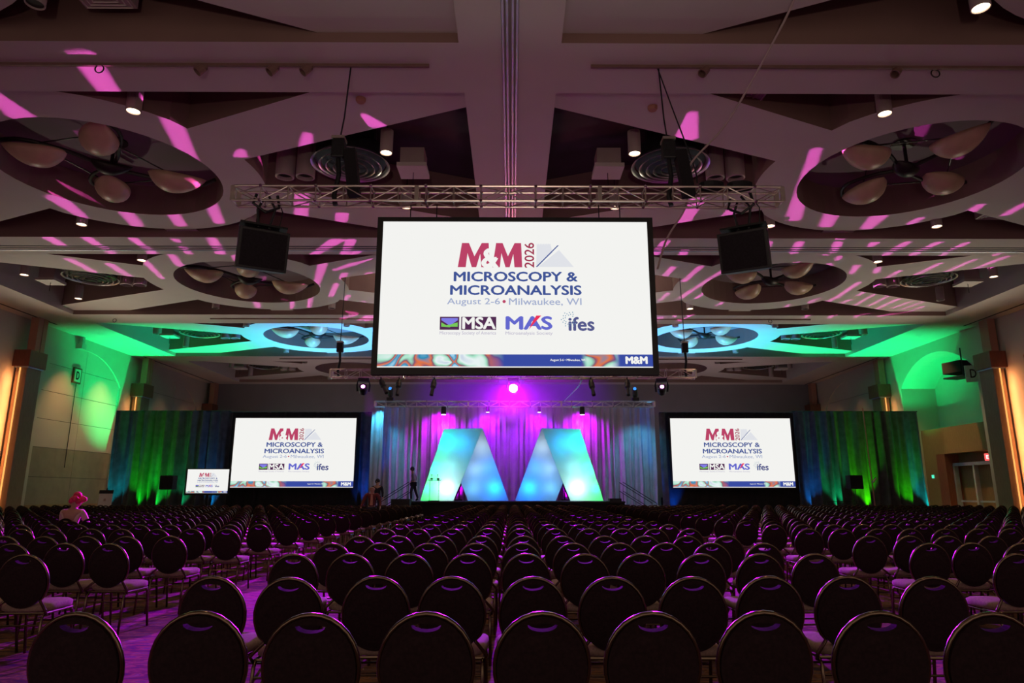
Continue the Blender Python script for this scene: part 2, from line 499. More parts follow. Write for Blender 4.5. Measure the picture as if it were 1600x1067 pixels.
# the partition track in the centre beam and cross tracks
mb = MB()
for x in (-0.14, -0.055, 0.055, 0.14): mb.box(x - 0.022, x + 0.022, -2, BACK, HB - 0.03, HB + 0.2)
struct(mb.obj('trim_1', M['rail']))
mb = MB()
for sx in (-1, 1):
    mb.box(sx * 12 - 12.6 + (1.65 * (sx > 0)) - 0.3, sx * 12 + 12.6 - (1.65 * (sx < 0)) + 0.3, 24.02, 24.09, HB - 0.03, HB + 0.02)
struct(mb.obj('trim_2', M['rail']))
mb = MB()
for y in (23.62, 23.82): mb.box(-22.1, 22.1, y, y + 0.05, HB - 0.012, HB + 0.01)
for sx in (-1, 1):
    x = sx * 24.35; mb.box(x - 0.05, x + 0.05, 14, 35.6, HB - 0.012, HB + 0.01); mb.box(x - 0.05, x + 0.05, 44.4, BACK, HB - 0.012, HB + 0.01)
struct(mb.obj('trim_3', M['groove']))

# side walls with arched niches
def side_wall(sx, deep):
    spring, apex = 8.0, 9.62
    holes = []
    for b in BAY[1:]:
        y0, y1 = b + 0.85, b + 8.1
        c = (y1 - y0) / 2; rise = apex - spring; R = (c * c + rise * rise) / (2 * rise); t = math.asin(c / R)
        zc = apex - R; yc = (y0 + y1) / 2
        holes.append([(y0, 0.001), (y1, 0.001)] + [(yc + R * math.sin(t - 2 * t * k / 20), zc + R * math.cos(t - 2 * t * k / 20)) for k in range(21)])
    mb = MB()
    mb.slab([(-9, 0), (BACK, 0), (BACK, HB + 0.2), (-9, HB + 0.2)], holes, lambda u, v, t: (sx * t, u, v), WX, WX + deep, mi_faces=(0, 0), mi_sides=1)
    return mb
struct(side_wall(-1, 2.2).obj('wall_left', [M['wall'], M['wall']]))
struct(side_wall(1, 2.2).obj('wall_right', [M['wall'], M['wall']]))
for sx in (-1, 1):
    struct(MB().box(sx * 27.3 - 0.1, sx * 27.3 + 0.1, -9, BACK, 0, HT).obj('wall_left' if sx < 0 else 'wall_right', M['wall']))
# niches closed by a panelled partition: left third bay and both far bays
def partition(sx, b, name):
    mb = MB(); X = sx * (WX + 0.12)
    lv = [0.85, 2.3, 3.85, 5.35, 6.85, 8.35, 9.75]
    ysp = [b + 0.8, b + 4.45, b + 8.2]
    mb.cur = 2; mb.box(min(X, X + sx * 0.2), max(X, X + sx * 0.2), b + 0.7, b + 8.3, 0, 9.8)
    for k in range(len(lv) - 1):
        for j in range(2):
            mb.cur = 1 if lv[k] < 3.8 else 0
            xa, xb = sorted((X - sx * 0.05, X + sx * 0.02))
            mb.box(xa, xb, ysp[j] + 0.012, ysp[j + 1] - 0.012, lv[k] + 0.012, lv[k + 1] - 0.012)
    mb.cur = 3
    xa, xb = sorted((X - sx * 0.09, X + sx * 0.02))
    mb.box(xa, xb, b + 0.8, b + 8.2, 0.0, 0.86)
    return struct(mb.obj(name, [M['wall'], M['wall_dark'], M['groove'], M['wood']]))
partition(-1, BAY[3], 'wall_left'); partition(-1, BAY[4], 'wall_left'); partition(1, BAY[4], 'wall_right')

# near arches have terracotta linings
for sx in (-1, 1):
    b = BAY[2]
    y0, y1 = b + 0.85, b + 8.1; spring, apex = 8.0, 9.62
    c = (y1 - y0) / 2; rise = apex - spring; R = (c * c + rise * rise) / (2 * rise); t = math.asin(c / R); zc = apex - R; yc = (y0 + y1) / 2
    o = [(yc + R * math.sin(t - 2 * t * k / 20), zc + R * math.cos(t - 2 * t * k / 20)) for k in range(21)]
    inn = [(yc + (R - 0.04) * math.sin(-t + 2 * t * k / 20), zc + (R - 0.04) * math.cos(-t + 2 * t * k / 20)) for k in range(21)]
    struct(MB().slab(o + inn, [], lambda u, v, t_: (sx * t_, u, v), WX - 0.02, WX + 2.1).obj('trim_4', M['terra']))

# ------------------------------------------------------------------ piers with amber light tubes
WHERE = {-1: 'left', 1: 'right'}
BAYN = ['', '', 'nearest', 'middle', 'far', 'farthest']
for i, yp in enumerate([BAY[2] + BL + 0.87, BAY[3] + BL + 0.9, BAY[4] + BL + 0.6]):
    far = ['nearest to the camera', 'half hidden above the drape', 'by the back wall'][i]
    for sx in (-1, 1):
        t = thing('wall_pier', f'dark wood {WHERE[sx]} wall pier with block capital, {far}', 'pier', (sx * 24.55, yp, 0), 0, 'wall piers')
        w = 0.52
        o = MB().box(-0.28, 0.28, -w, w, 0, 7.62).obj('pier_shaft', M['wood_pier'], t); bevel(o, 0.02)
        o = MB().box(-0.42, 0.42, -w - 0.12, w + 0.12, 7.66, 8.5).obj('capital', M['wood_dark'], t); bevel(o, 0.02)
        MB().box(-0.36, 0.36, -w - 0.04, w + 0.04, 7.60, 7.66).obj('capital_band', M['rail'], t)
        MB().box(-0.05, 0.35, -0.3, 0.05, 8.5, HB - 0.002).box(-0.0, 0.35, 0.1, 0.4, 8.5, HB - 0.002).obj('pilaster', M['terra'], t)
        if i < 3:
            l = MB().tube([(sx * 0.02, -w - 0.07, 0.6 + k) for k in range(8)], 0.035, 8).obj('light_tube', M['sconceglow'], t, label='glowing amber light tube behind the pier')
        d = bpy.data.lights.new('tube_lamp', 'AREA'); d.shape = 'RECTANGLE'; d.size = 6.6; d.size_y = 0.08
        d.energy = 100 if i == 0 else 30; d.color = (1.0, 0.38, 0.12)
        lo = bpy.data.objects.new('tube_lamp', d); COL.objects.link(lo)
        lo.location = (sx * 24.57, yp - w - 0.13, 4.0)
        v = Vector((sx * 0.9, -0.6, 0))
        zax = -v.normalized(); xax = Vector((0, 0, 1)); yax = zax.cross(xax)
        lo.rotation_euler = Matrix((xax, yax, zax)).transposed().to_euler()

# letter signs on the side walls
def letters(body, x0, x1, z0, z1, m, parent, name='lettering', bold=0.0, to=None, label=None, res=3, keep_aspect=False):
    cu = bpy.data.curves.new(name, 'FONT'); cu.body = body; cu.size = 1.0; cu.resolution_u = res
    o = bpy.data.objects.new(name, cu); COL.objects.link(o)
    me = bpy.data.meshes.new_from_object(o.evaluated_get(bpy.context.evaluated_depsgraph_get()))
    bpy.data.objects.remove(o); bpy.data.curves.remove(cu)
    if bold:        # heavier strokes: the outline repeated a little to each side
        V = [tuple(v.co) for v in me.vertices]; F = [tuple(p.vertices) for p in me.polygons]; vs = []; fs = []
        for dx, dy in ((-1, 0), (1, 0), (0, 1), (0, -1), (-0.5, 0.5), (0.5, -0.5)):
            n0 = len(vs); vs += [(a + dx * bold, b + dy * bold * 0.8, c) for a, b, c in V]; fs += [tuple(i + n0 for i in f) for f in F]
        me = bpy.data.meshes.new(name); me.from_pydata(vs, [], fs); me.update()
    me.name = name
    xs = [v.co.x for v in me.vertices]; zs = [v.co.y for v in me.vertices]
    a, b, c, d = min(xs), max(xs), min(zs), max(zs)
    for v in me.vertices:
        u = x0 + (v.co.x - a) / (b - a) * (x1 - x0); w = z0 + (v.co.y - c) / (d - c) * (z1 - z0)
        v.co = to(u, w) if to else (u, 0, w)
    me.materials.clear(); me.materials.append(m)
    o = bpy.data.objects.new(name, me); COL.objects.link(o)
    if parent: o.parent = parent
    if label: o['label'] = label
    return o
bpy.context.view_layer.update()

for sx, loc in ((-1, (-24.98, 38.9, 8.05)), (1, (24.82, 36.1, 7.75))):
    t = thing('letter_sign', ('dark framed letter sign high on the left wall partition' if sx < 0 else 'green lit letter sign beside the right wall capital'), 'sign', loc, 0, 'room letter signs')
    if sx < 0: rot = -math.radians(90)
    else: rot = math.radians(0)
    rot = math.radians(90) if sx < 0 else math.radians(-20)
    t.rotation_euler = (0, 0, rot)
    MB().box(-0.36, 0.36, 0.0, 0.10, -0.45, 0.45).obj('sign_frame', M['wood_dark'] if sx < 0 else M['signgreen'], t)
    q = MB().box(-0.27, 0.27, -0.01, 0.02, -0.36, 0.36).obj('sign_face', M['signgreen'], t)
    letters('D', -0.15, 0.15, -0.24, 0.24, M['groove'], q, 'sign_letter', 0.02, to=lambda u, w: (u, -0.02, w))
    if sx < 0:
        MB().tube([(0, 0.02, -0.45), (0.0, 0.02, -5.2)], 0.02, 6).obj('cable_drop', M['groove'], t)
t = thing('wall_camera', 'small bracket camera above the letter sign, left wall', 'camera', (-24.8, 38.6, 9.9), 0)
MB().box(-0.1, 0.1, -0.1, 0.1, -0.1, 0.35).obj('bracket', M['lampbody'], t)
MB().box(-0.22, 0.16, -0.2, 0.2, -0.35, -0.05).obj('camera_body', M['lampbody'], t)

# right niche: wood portal, metal door frame, exit sign, projector
b = BAY[3]
mb = MB()
PX = 25.9
mb.box(PX, PX + 0.9, 36.15, 37.3, 0, 5.3); mb.box(PX, PX + 0.9, 42.0, 43.3, 0, 5.3); mb.box(PX, PX + 0.9, 37.3, 42.0, 3.75, 5.3)
struct(mb.obj('trim_5', M['wood']))
struct(MB().box(PX + 0.8, PX + 1.0, 37.3, 42.0, 0, 3.75).obj('wall_right', M['wood']))
struct(MB().box(PX - 0.02, PX + 0.8, 41.2, 42.02, 0, 3.74).obj('trim_6', M['wood_dark']))
d1 = thing('door_1', 'steel framed double glass doors in the right wall portal', 'door', (PX + 0.5, 39.4, 0)); struct(d1)
mb = MB(); mb.box(-0.1, 0.1, -1.9, 1.8, 3.02, 3.2)
for y in (-1.9, -0.1, 1.66): mb.box(-0.12, 0.12, y, y + 0.14, 0, 3.1)
mb.obj('door_frame', M['rail'], d1)
MB().box(-0.02, 0.02, -1.7, 1.6, 0.95, 1.05).obj('push_bar', M['rail'], d1)
t = thing('exit_sign', 'red lit exit sign above the door by the right pier', 'sign', (PX + 0.40, 37.8, 3.40), math.radians(-42))
q = MB().box(-0.30, 0.30, 0, 0.08, -0.19, 0.19).obj('sign_box', M['exitglow'], t)
letters('EXIT', -0.22, 0.22, -0.10, 0.10, M['exittext'], q, 'sign_letters', 0.03, to=lambda u, w: (u, -0.012, w))
t = thing('thermostat', 'small green lit wall control on the portal edge', 'thermostat', (PX - 0.02, 42.6, 2.45))
MB().box(-0.03, 0.02, -0.09, 0.09, -0.10, 0.10).obj('control_face', M['greenglow'], t)
t = thing('video_projector', 'black video projector hung in the right wall arch', 'projector', (24.9, 37.3, 8.25), math.radians(15))
o = MB().box(-0.55, 0.6, -0.6, 0.6, -0.3, 0.35).obj('projector_body', M['blackcloth'], t); bevel(o, 0.04)
MB().lathe([(0.16, 0), (0.16, 0.2), (0.12, 0.2)], (-0.2, 0, 0)).obj('lens', M['blackm'], t)
MB().box(-0.5, 0.5, -0.65, 0.65, -0.55, -0.48).box(-0.5, -0.45, -0.65, -0.6, -0.5, 1.0).box(0.45, 0.5, -0.65, -0.6, -0.5, 1.0).obj('hanging_cage', M['blackm'], t)

# ------------------------------------------------------------------ drapes
def drape(x0, x1, y, z0, z1, amp, wl, ret=None, seed=0):
    rnd = random.Random(seed)
    n = int(abs(x1 - x0) / wl * 8); vs = []; fs = []
    ph = [rnd.random() * 6 for _ in range(6)]
    L = x1 - x0; pts = []
    for i in range(n + 1):
        x = x0 + L * i / n; s = (x - x0) / wl * 2 * PI
        a = amp * (math.sin(s + 1.4 * math.sin(s * 0.23 + ph[0])) + 0.45 * math.sin(s * 1.9 + ph[1]) + 0.5 * math.sin(s * 0.41 + ph[2]))
        pts.append((x, y + a))
    if ret: pts = [(x0, y + ret * (1 - k / 6) + 0.05 * math.sin(k * 2.1)) for k in range(6)] + pts
    N = len(pts); Z = 7
    for j in range(Z + 1):
        z = z0 + (z1 - z0) * j / Z; f = 1 - 0.35 * j / Z
        for k, (px, py) in enumerate(pts):
            vs.append((px + 0.04 * math.sin(j * 0.9 + k * 0.3) * (1 - j / Z), y + (py - y) * (f if abs(py - y) < 0.6 else 1), z))
    for j in range(Z):
        for k in range(N - 1):
            fs.append((j * N + k, j * N + k + 1, (j + 1) * N + k + 1, (j + 1) * N + k))
    return MB().add(vs, fs)
def drape_thing(x0, x1, y, h, m, label, amp=0.10, wl=0.42, seed=0, ret=None, group=None, pipe=True):
    t = thing('stage_drape', label, 'drape', ((x0 + x1) / 2, y, 0), 0, group)
    mb = drape(x0, x1, 0, 0.02, h, amp, wl, ret, seed)
    c = (x0 + x1) / 2
    mb.v = [(v[0] - c, v[1], v[2]) for v in mb.v]
    o = mb.obj('drape_cloth', m, t, smooth=True)
    if pipe: MB().tube([(x0 - c, 0, h), (x1 - c, 0, h)], 0.03, 8).obj('drape_pipe', M['blackm'], t)
    return t
drape_thing(-21.9, -15.6, 37.9, 5.9, M['velour'], 'dark drape left of the left screen, lit green and teal', 0.20, 0.62, 1, group='black side drapes')
drape_thing(-15.6, -7.75, 37.8, 5.82, M['velour'], 'dark drape behind the left screen, blue at its edges', 0.09, 0.55, 2, group='black side drapes')
drape_thing(8.15, 15.6, 37.8, 5.82, M['velour'], 'dark drape behind the right screen, blue at its edges', 0.09, 0.55, 3, group='black side drapes')
drape_thing(15.6, 22.6, 37.9, 5.9, M['velour'], 'dark drape right of the right screen, lit bright green', 0.20, 0.62, 4, group='black side drapes')
drape_thing(-7.75, 8.05, 38.6, 6.2, M['stagecloth'], 'grey drape behind the stage washed in magenta and violet', 0.10, 0.36, 5, pipe=False)
drape_thing(-7.55, -6.95, 36.9, 6.0, M['stagecloth'], 'narrow cyan lit drape leg beside the left stage stairs', 0.08, 0.3, 6, pipe=False, group='stage drape legs')

# ------------------------------------------------------------------ stage
SZ = 1.06
t = thing('stage', 'low black stage platform in front of the magenta drape', 'stage', (0.2, 36.4, 0))
o = MB().box(-5.4, 5.45, -1.5, 1.7, SZ - 0.08, SZ).obj('stage_deck', M['stage'], t)
MB().box(-5.38, 5.43, -1.46, 1.68, 0, SZ - 0.08).obj('stage_skirt', M['blackcloth'], t)
for k, (xa, xb, za) in enumerate([(-5.9, -5.0, 0.12), (4.9, 5.5, 0.14)]):
    s_ = thing('stage_riser', f'small black riser block at the {"left" if k == 0 else "right"} end of the stage', 'riser', ((xa + xb) / 2 + 0.2 * 0, 35.2, 0))
    MB().box(-(xb - xa) / 2, (xb - xa) / 2, -0.3, 0.3, 0 if k == 0 else SZ, SZ + za).obj('riser_box', M['stage'], s_)
    s_.location.y = 34.55 if k == 0 else 35.4
def stairs(sx, label):
    t = thing('stage_stairs', label, 'stairs', (sx * 5.5 + 0.2, 36.4, 0), 0, 'stage stairs')
    n = 5
    for k in range(n):
        x0, x1 = k * 0.32, (k + 1) * 0.32
        o = MB().box(min(sx * x0, sx * x1), max(sx * x0, sx * x1), -0.6, 0.6, 0, SZ - (k + 1) * SZ / (n + 1)).obj('step', M['stage'], t)
    for y in (-0.6, 0.6):
        top = [(0, y, SZ + 0.95), (sx * 1.7, y, 0.95)]
        MB().tube([(0, y, SZ - 0.1), (0, y, SZ + 0.95), (sx * 1.7, y, 0.95), (sx * 1.7, y, 0)], 0.022, 6).tube([(0, y, SZ + 0.5), (sx * 1.7, y, 0.5)], 0.018, 6).obj('handrail', M['blackm'], t)
stairs(-1, 'black stairs with handrails climbing to the left stage end')
stairs(1, 'black stairs with handrails at the right stage end')

# folded letter shapes
LETTER_LAMPS = [(698, 0.7, 0.35, 44, (0.62, 0.80, 1.0)), (703, 1.7, 0.45, 15, (0.30, 0.62, 1.0)), (668, 0.6, 0.3, 52, (0.0, 1.0, 0.08)), (677, 1.7, 0.3, 46, (0.0, 1.0, 0.22)), (693, 3.1, 0.4, 40, (0.0, 0.9, 0.62)), (722, 3.0, 0.35, 34, (0.0, 0.32, 1.0)),
                (751, 2.9, 0.3, 14, (0.6, 0.85, 1.0)), (740, 1.7, 0.3, 12, (0.4, 0.75, 1.0)), (772, 0.7, 0.35, 64, (0.0, 0.20, 1.0)), (762, 1.8, 0.3, 22, (0.0, 0.22, 1.0)), (737, 0.7, 0.35, 14, (0.15, 0.6, 1.0))]
def scenic(sx, label):
    t = thing('scenic_letter', label, 'stage decoration', (sx * 3.2, 37.35, SZ + 0.003), 0, 'folded letter shapes')
    X = lambda px: sx * (((800 - px) if px < 800 else px - 800) * 36.1 / 1067) - sx * 3.2
    P = lambda px, z, y: (X(px), y, z)
    H = 3.82
    # front vertices: outer top, inner top (fold), notch apex, feet
    A = P(690, H, 0.15); B = P(753, H, -0.35); N = P(719.5, 0.93, -0.18); Bo = P(708, 0, -0.05); O = P(655, 0, 0.15)
    I = P(795, 0, 0.1); Bi = P(731, 0, -0.05)
    fr = [A, B, N, Bo, O]; fr2 = [B, I, Bi, N]
    D = 0.75
    def facet(poly, name):
        n = len(poly)
        return MB().add(poly, [tuple(range(n))]).obj(name, M['scenic'], t, fix=False)
    facet(fr, 'wide_panel'); facet(fr2, 'narrow_panel')
    # opaque shell behind the two fabric faces, with a divider along the fold
    loop = [A, B, I, Bi, N, Bo, O]
    back = [(p[0], D, p[2]) for p in loop]; n = len(loop)
    mb = MB().add(loop + back, [(i, (i + 1) % n, n + (i + 1) % n, n + i) for i in range(n)])
    mb.add(back, [(0, 1, 4, 5, 6), (1, 2, 3, 4)]).add([B, N, (N[0], D, N[2]), (B[0], D, B[2])], [(0, 1, 2, 3)])
    mb.obj('light_box_shell', M['boxshell'], t, fix=False)
    bx = sx * 3.2
    def bulb(px, z, y, power, col):
        d = bpy.data.lights.new('letter_lamp', 'POINT'); d.energy = power; d.color = col; d.shadow_soft_size = 0.12
        o = bpy.data.objects.new('letter_lamp', d); COL.objects.link(o); o.location = (X(px) + bx, 37.35 + y, SZ + z)
    for q in LETTER_LAMPS: bulb(*q)
    spot((bx, 38.3, SZ + 0.1), (bx, 38.7, SZ + 1.2), 150, (0.7, 0.0, 1.0), 120, 1.0, 0.05)  # added hidden lamp brightening the drape seen through the notch
    MB().box(-sx * 0.2 - 0.3, -sx * 0.2 + 0.3, D + 0.01, D + 0.3, 0.0, 0.06).tube([(0.3 * -sx, D + 0.2, 0), (0.3 * -sx, D + 0.03, 2.4)], 0.03).obj('brace', M['blackm'], t)
scenic(-1, 'tall folded white letter shape on stage left of centre')
scenic(1, 'tall folded white letter shape on stage right of centre')

# lectern
t = thing('lectern', 'clear acrylic lectern with microphones on the left stage half', 'lectern', (-3.95, 35.6, SZ))
mb = MB().box(-0.24, -0.22, -0.2, 0.2, 0.04, 1.05).box(0.22, 0.24, -0.2, 0.2, 0.04, 1.05)
mb.obj('side_panel', M['acrylic'], t)
MB().box(-0.24, 0.24, -0.2, 0.2, 0.5, 0.52).obj('shelf', M['acrylic'], t)
MB().box(-0.34, 0.34, -0.26, 0.26, 1.05, 1.08, Matrix.Rotation(0.15, 3, 'X')).obj('top', M['acrylic'], t)
MB().box(-0.28, 0.28, -0.24, 0.24, 0, 0.035).obj('base', M['blackm'], t)
for k, x in enumerate((-0.16, 0.17)):
    MB().tube([(x, 0.1, 1.08), (x * 0.9, -0.02, 1.3)], 0.008, 6).ball((x * 0.9, -0.03, 1.31), 0.03).box(x - 0.06, x + 0.06, 0.02, 0.12, 1.08, 1.15).obj('microphone', M['blackm'], t)

# ------------------------------------------------------------------ trusses
def truss(name, label, L, s, loc, bay=0.55, color='truss', bolts=True, grp='lighting trusses'):
    t = thing(name, label, 'truss', loc, 0, grp)
    h = s / 2
    for y in (-h, h):
        for z in (-h, h):
            MB().tube([(-L / 2, y, z), (L / 2, y, z)], 0.025, 8).obj('chord', M[color], t)
    n = max(2, int(round(L / bay))); st = L / n
    mb = MB()
    for k in range(n + 1):
        x = -L / 2 + k * st
        for y in (-h, h): mb.tube([(x, y, -h), (x, y, h)], 0.013, 6)
        for z in (-h, h): mb.tube([(x, -h, z), (x, h, z)], 0.013, 6)
        if k < n:
            a, b_ = (-h, h) if k % 2 else (h, -h)
            for y in (-h, h): mb.tube([(x, y, a), (x + st, y, b_)], 0.012, 6)
            for z in (-h, h): mb.tube([(x, a, z), (x + st, b_, z)], 0.012, 6)
    mb.obj('lattice', M[color], t)
    if bolts:
        for x in (-L / 2, -L / 6, L / 6, L / 2):
            for y in (-h, h): MB().box(x - 0.04, x + 0.04, y - 0.03, y + 0.03, -h, h).obj('joint_plate', M[color], t)
        mb = MB()
        for k in range(1, n):
            if k % 2 == 0: continue
            x = -L / 2 + k * st
            for y in (-h, h):
                for z in (-h, h): mb.ball((x, y - 0.02, z), 0.036, seg=8, rings=5)
        mb.obj('couplers', M['chrome'], t)['kind'] = 'stuff'
    return t
FT = (-0.08, 12.85, 7.31)
truss('lighting_truss', 'aluminium box truss hanging above the large centre screen', 11.0, 0.31, FT)
RT = (0.05, 28.0, 6.29)
truss('lighting_truss', 'aluminium truss low behind the centre screen with moving lights', 15.1, 0.34, RT, 0.6)
ST = (0.15, 36.6, 6.13)
truss('lighting_truss', 'blue and violet lit truss along the top of the stage drape', 15.0, 0.28, ST, 0.55)

def hoist(x, y, zt, ztop, label, lean=0.0, bag=True):
    t = thing('chain_hoist', label, 'hoist', (x, y, zt), 0, 'chain hoists')
    MB().tube([(0, 0, 0.9), (lean * 0.5, 0, (ztop - zt) * 0.55), (lean, 0, ztop - zt)], 0.016, 6).obj('chain', M['blackm'], t)
    o = MB().box(-0.13, 0.13, -0.12, 0.12, 0.55, 0.95).obj('motor_body', M['blackm'], t); bevel(o, 0.03)
    MB().box(-0.13, 0.13, -0.135, 0.135, 0.96, 1.02).obj('motor_cap', M['truss'], t, label='bare metal cap of the hoist')
    MB().tube([(0, 0, 0.55), (0.03, 0, 0.2), (-0.04, 0, -0.25), (0.0, 0, -0.45)], 0.05, 8).obj('hook', M['blackm'], t)
    if bag: MB().box(0.18, 0.42, -0.1, 0.1, -0.25, 0.75, Matrix.Rotation(-0.14, 3, 'Y')).obj('chain_bag', M['blackcloth'], t)
    return t
hoist(-3.55, 12.8, 7.55, HB, 'chain hoist over the left half of the front truss', 0.15)
hoist(3.2, 12.8, 7.55, HB, 'chain hoist over the right half of the front truss', -0.12)
hoist(-7.2, 28.0, 6.65, HF, 'small hoist at the left end of the rear truss', 0.05, False)
hoist(7.25, 28.0, 6.65, HF, 'small hoist at the right end of the rear truss', -0.05, False)

# cables
def cable(pts, r, label, m='blackm', name='cable', cat='cable'):
    # smooth through the points
    P = [Vector(p) for p in pts]; out = []
    for i in range(len(P) - 1):
        p0 = P[max(i - 1, 0)]; p1 = P[i]; p2 = P[i + 1]; p3 = P[min(i + 2, len(P) - 1)]
        for k in range(8):
            u = k / 8
            out.append(0.5 * ((2 * p1) + (p2 - p0) * u + (2 * p0 - 5 * p1 + 4 * p2 - p3) * u * u + (-p0 + 3 * p1 - 3 * p2 + p3) * u ** 3))
    out.append(P[-1])
    o = MB().tube(out, r, 6).obj(name, M[m]); tag(o, label, cat)
    return o
cable([(5.1, 10.4, HB - 0.02), (4.9, 11.0, 9.75), (4.3, 12.3, 8.7), (3.6, 12.8, 7.95), (3.55, 13.0, 7.2), (3.2, 13.3, 6.6), (2.95, 13.2, 5.9)], 0.022, 'long grey cable sagging from the ceiling to the right truss hoist', 'lampbody')
cable([(3.05, 12.8, HB), (3.35, 12.8, 9.2), (3.7, 12.8, 8.0), (3.75, 12.8, 7.6)], 0.014, 'thin black safety wire beside the right front hoist')
t = thing('coiled_cable', 'two black cable coils lying on top of the right truss end', 'cable', (4.35, 12.85, 7.49))
mb = MB()
for cx_ in (-0.3, 0.28):
    for k in range(4):
        mb.tube([(cx_ + 0.24 * math.cos(a * PI / 8), 0.14 * math.sin(a * PI / 8), 0.02 + k * 0.03) for a in range(16)], 0.02, 6, closed=True)
mb.obj('coil', M['blackm'], t)

# loudspeakers hung under the front truss
def loudspeaker(x, label, rz):
    t = thing('hanging_loudspeaker', label, 'loudspeaker', (x, 12.85, 6.16), rz, 'hanging loudspeakers')
    # wedge cabinet: wide front, narrow rear, tilted down
    f, r_, d, hh = 0.47, 0.29, 0.5, 0.40
    vs = [(-f, -0.15, -hh), (f, -0.15, -hh), (f, -0.15, hh), (-f, -0.15, hh), (-f, 0.15, -hh), (f, 0.15, -hh), (f, 0.15, hh), (-f, 0.15, hh), (-r_, d, -hh), (r_, d, -hh), (r_, d, hh), (-r_, d, hh)]
    fs = [(0, 1, 2, 3), (0, 4, 5, 1), (2, 6, 7, 3), (1, 5, 6, 2), (0, 3, 7, 4), (4, 8, 9, 5), (6, 10, 11, 7), (5, 9, 10, 6), (4, 7, 11, 8), (8, 11, 10, 9)]
    rot = Matrix.Rotation(math.radians(14), 3, 'X')
    mb = MB().add([rot @ Vector(v) for v in vs], fs)
    bevel(mb.obj('cabinet', M['blackm'], t), 0.015)
    g = MB().box(-f + 0.05, f - 0.05, -0.175, -0.15, -hh + 0.05, hh - 0.05)
    g.v = [tuple(rot @ Vector(v)) for v in g.v]
    g.obj('grille', M['blackcloth'], t)
    MB().box(-0.45, 0.45, 0.0, 0.3, 0.52, 0.56).tube([(-0.1, 0.1, 0.5), (-0.15, 0.05, 0.85), (-0.05, 0, 1.1)], 0.025).tube([(0.1, 0.1, 0.5), (0.18, 0.0, 0.9), (0.02, -0.05, 1.15)], 0.025).tube([(-0.2, 0, 1.15), (-0.25, 0, 0.95), (0, 0, 0.8), (0.25, 0, 0.95), (0.2, 0, 1.2)], 0.03).obj('hanging_bracket', M['blackm'], t)
    MB().tube([(0.3, 0.2, 0.5), (0.34, 0.1, 0.9), (0.25, 0, 1.05)], 0.012, 6).obj('speaker_cable', M['blackm'], t)
loudspeaker(-4.95, 'black loudspeaker hanging under the left end of the front truss', math.radians(28))
loudspeaker(4.62, 'black loudspeaker hanging under the right end of the front truss', math.radians(-28))

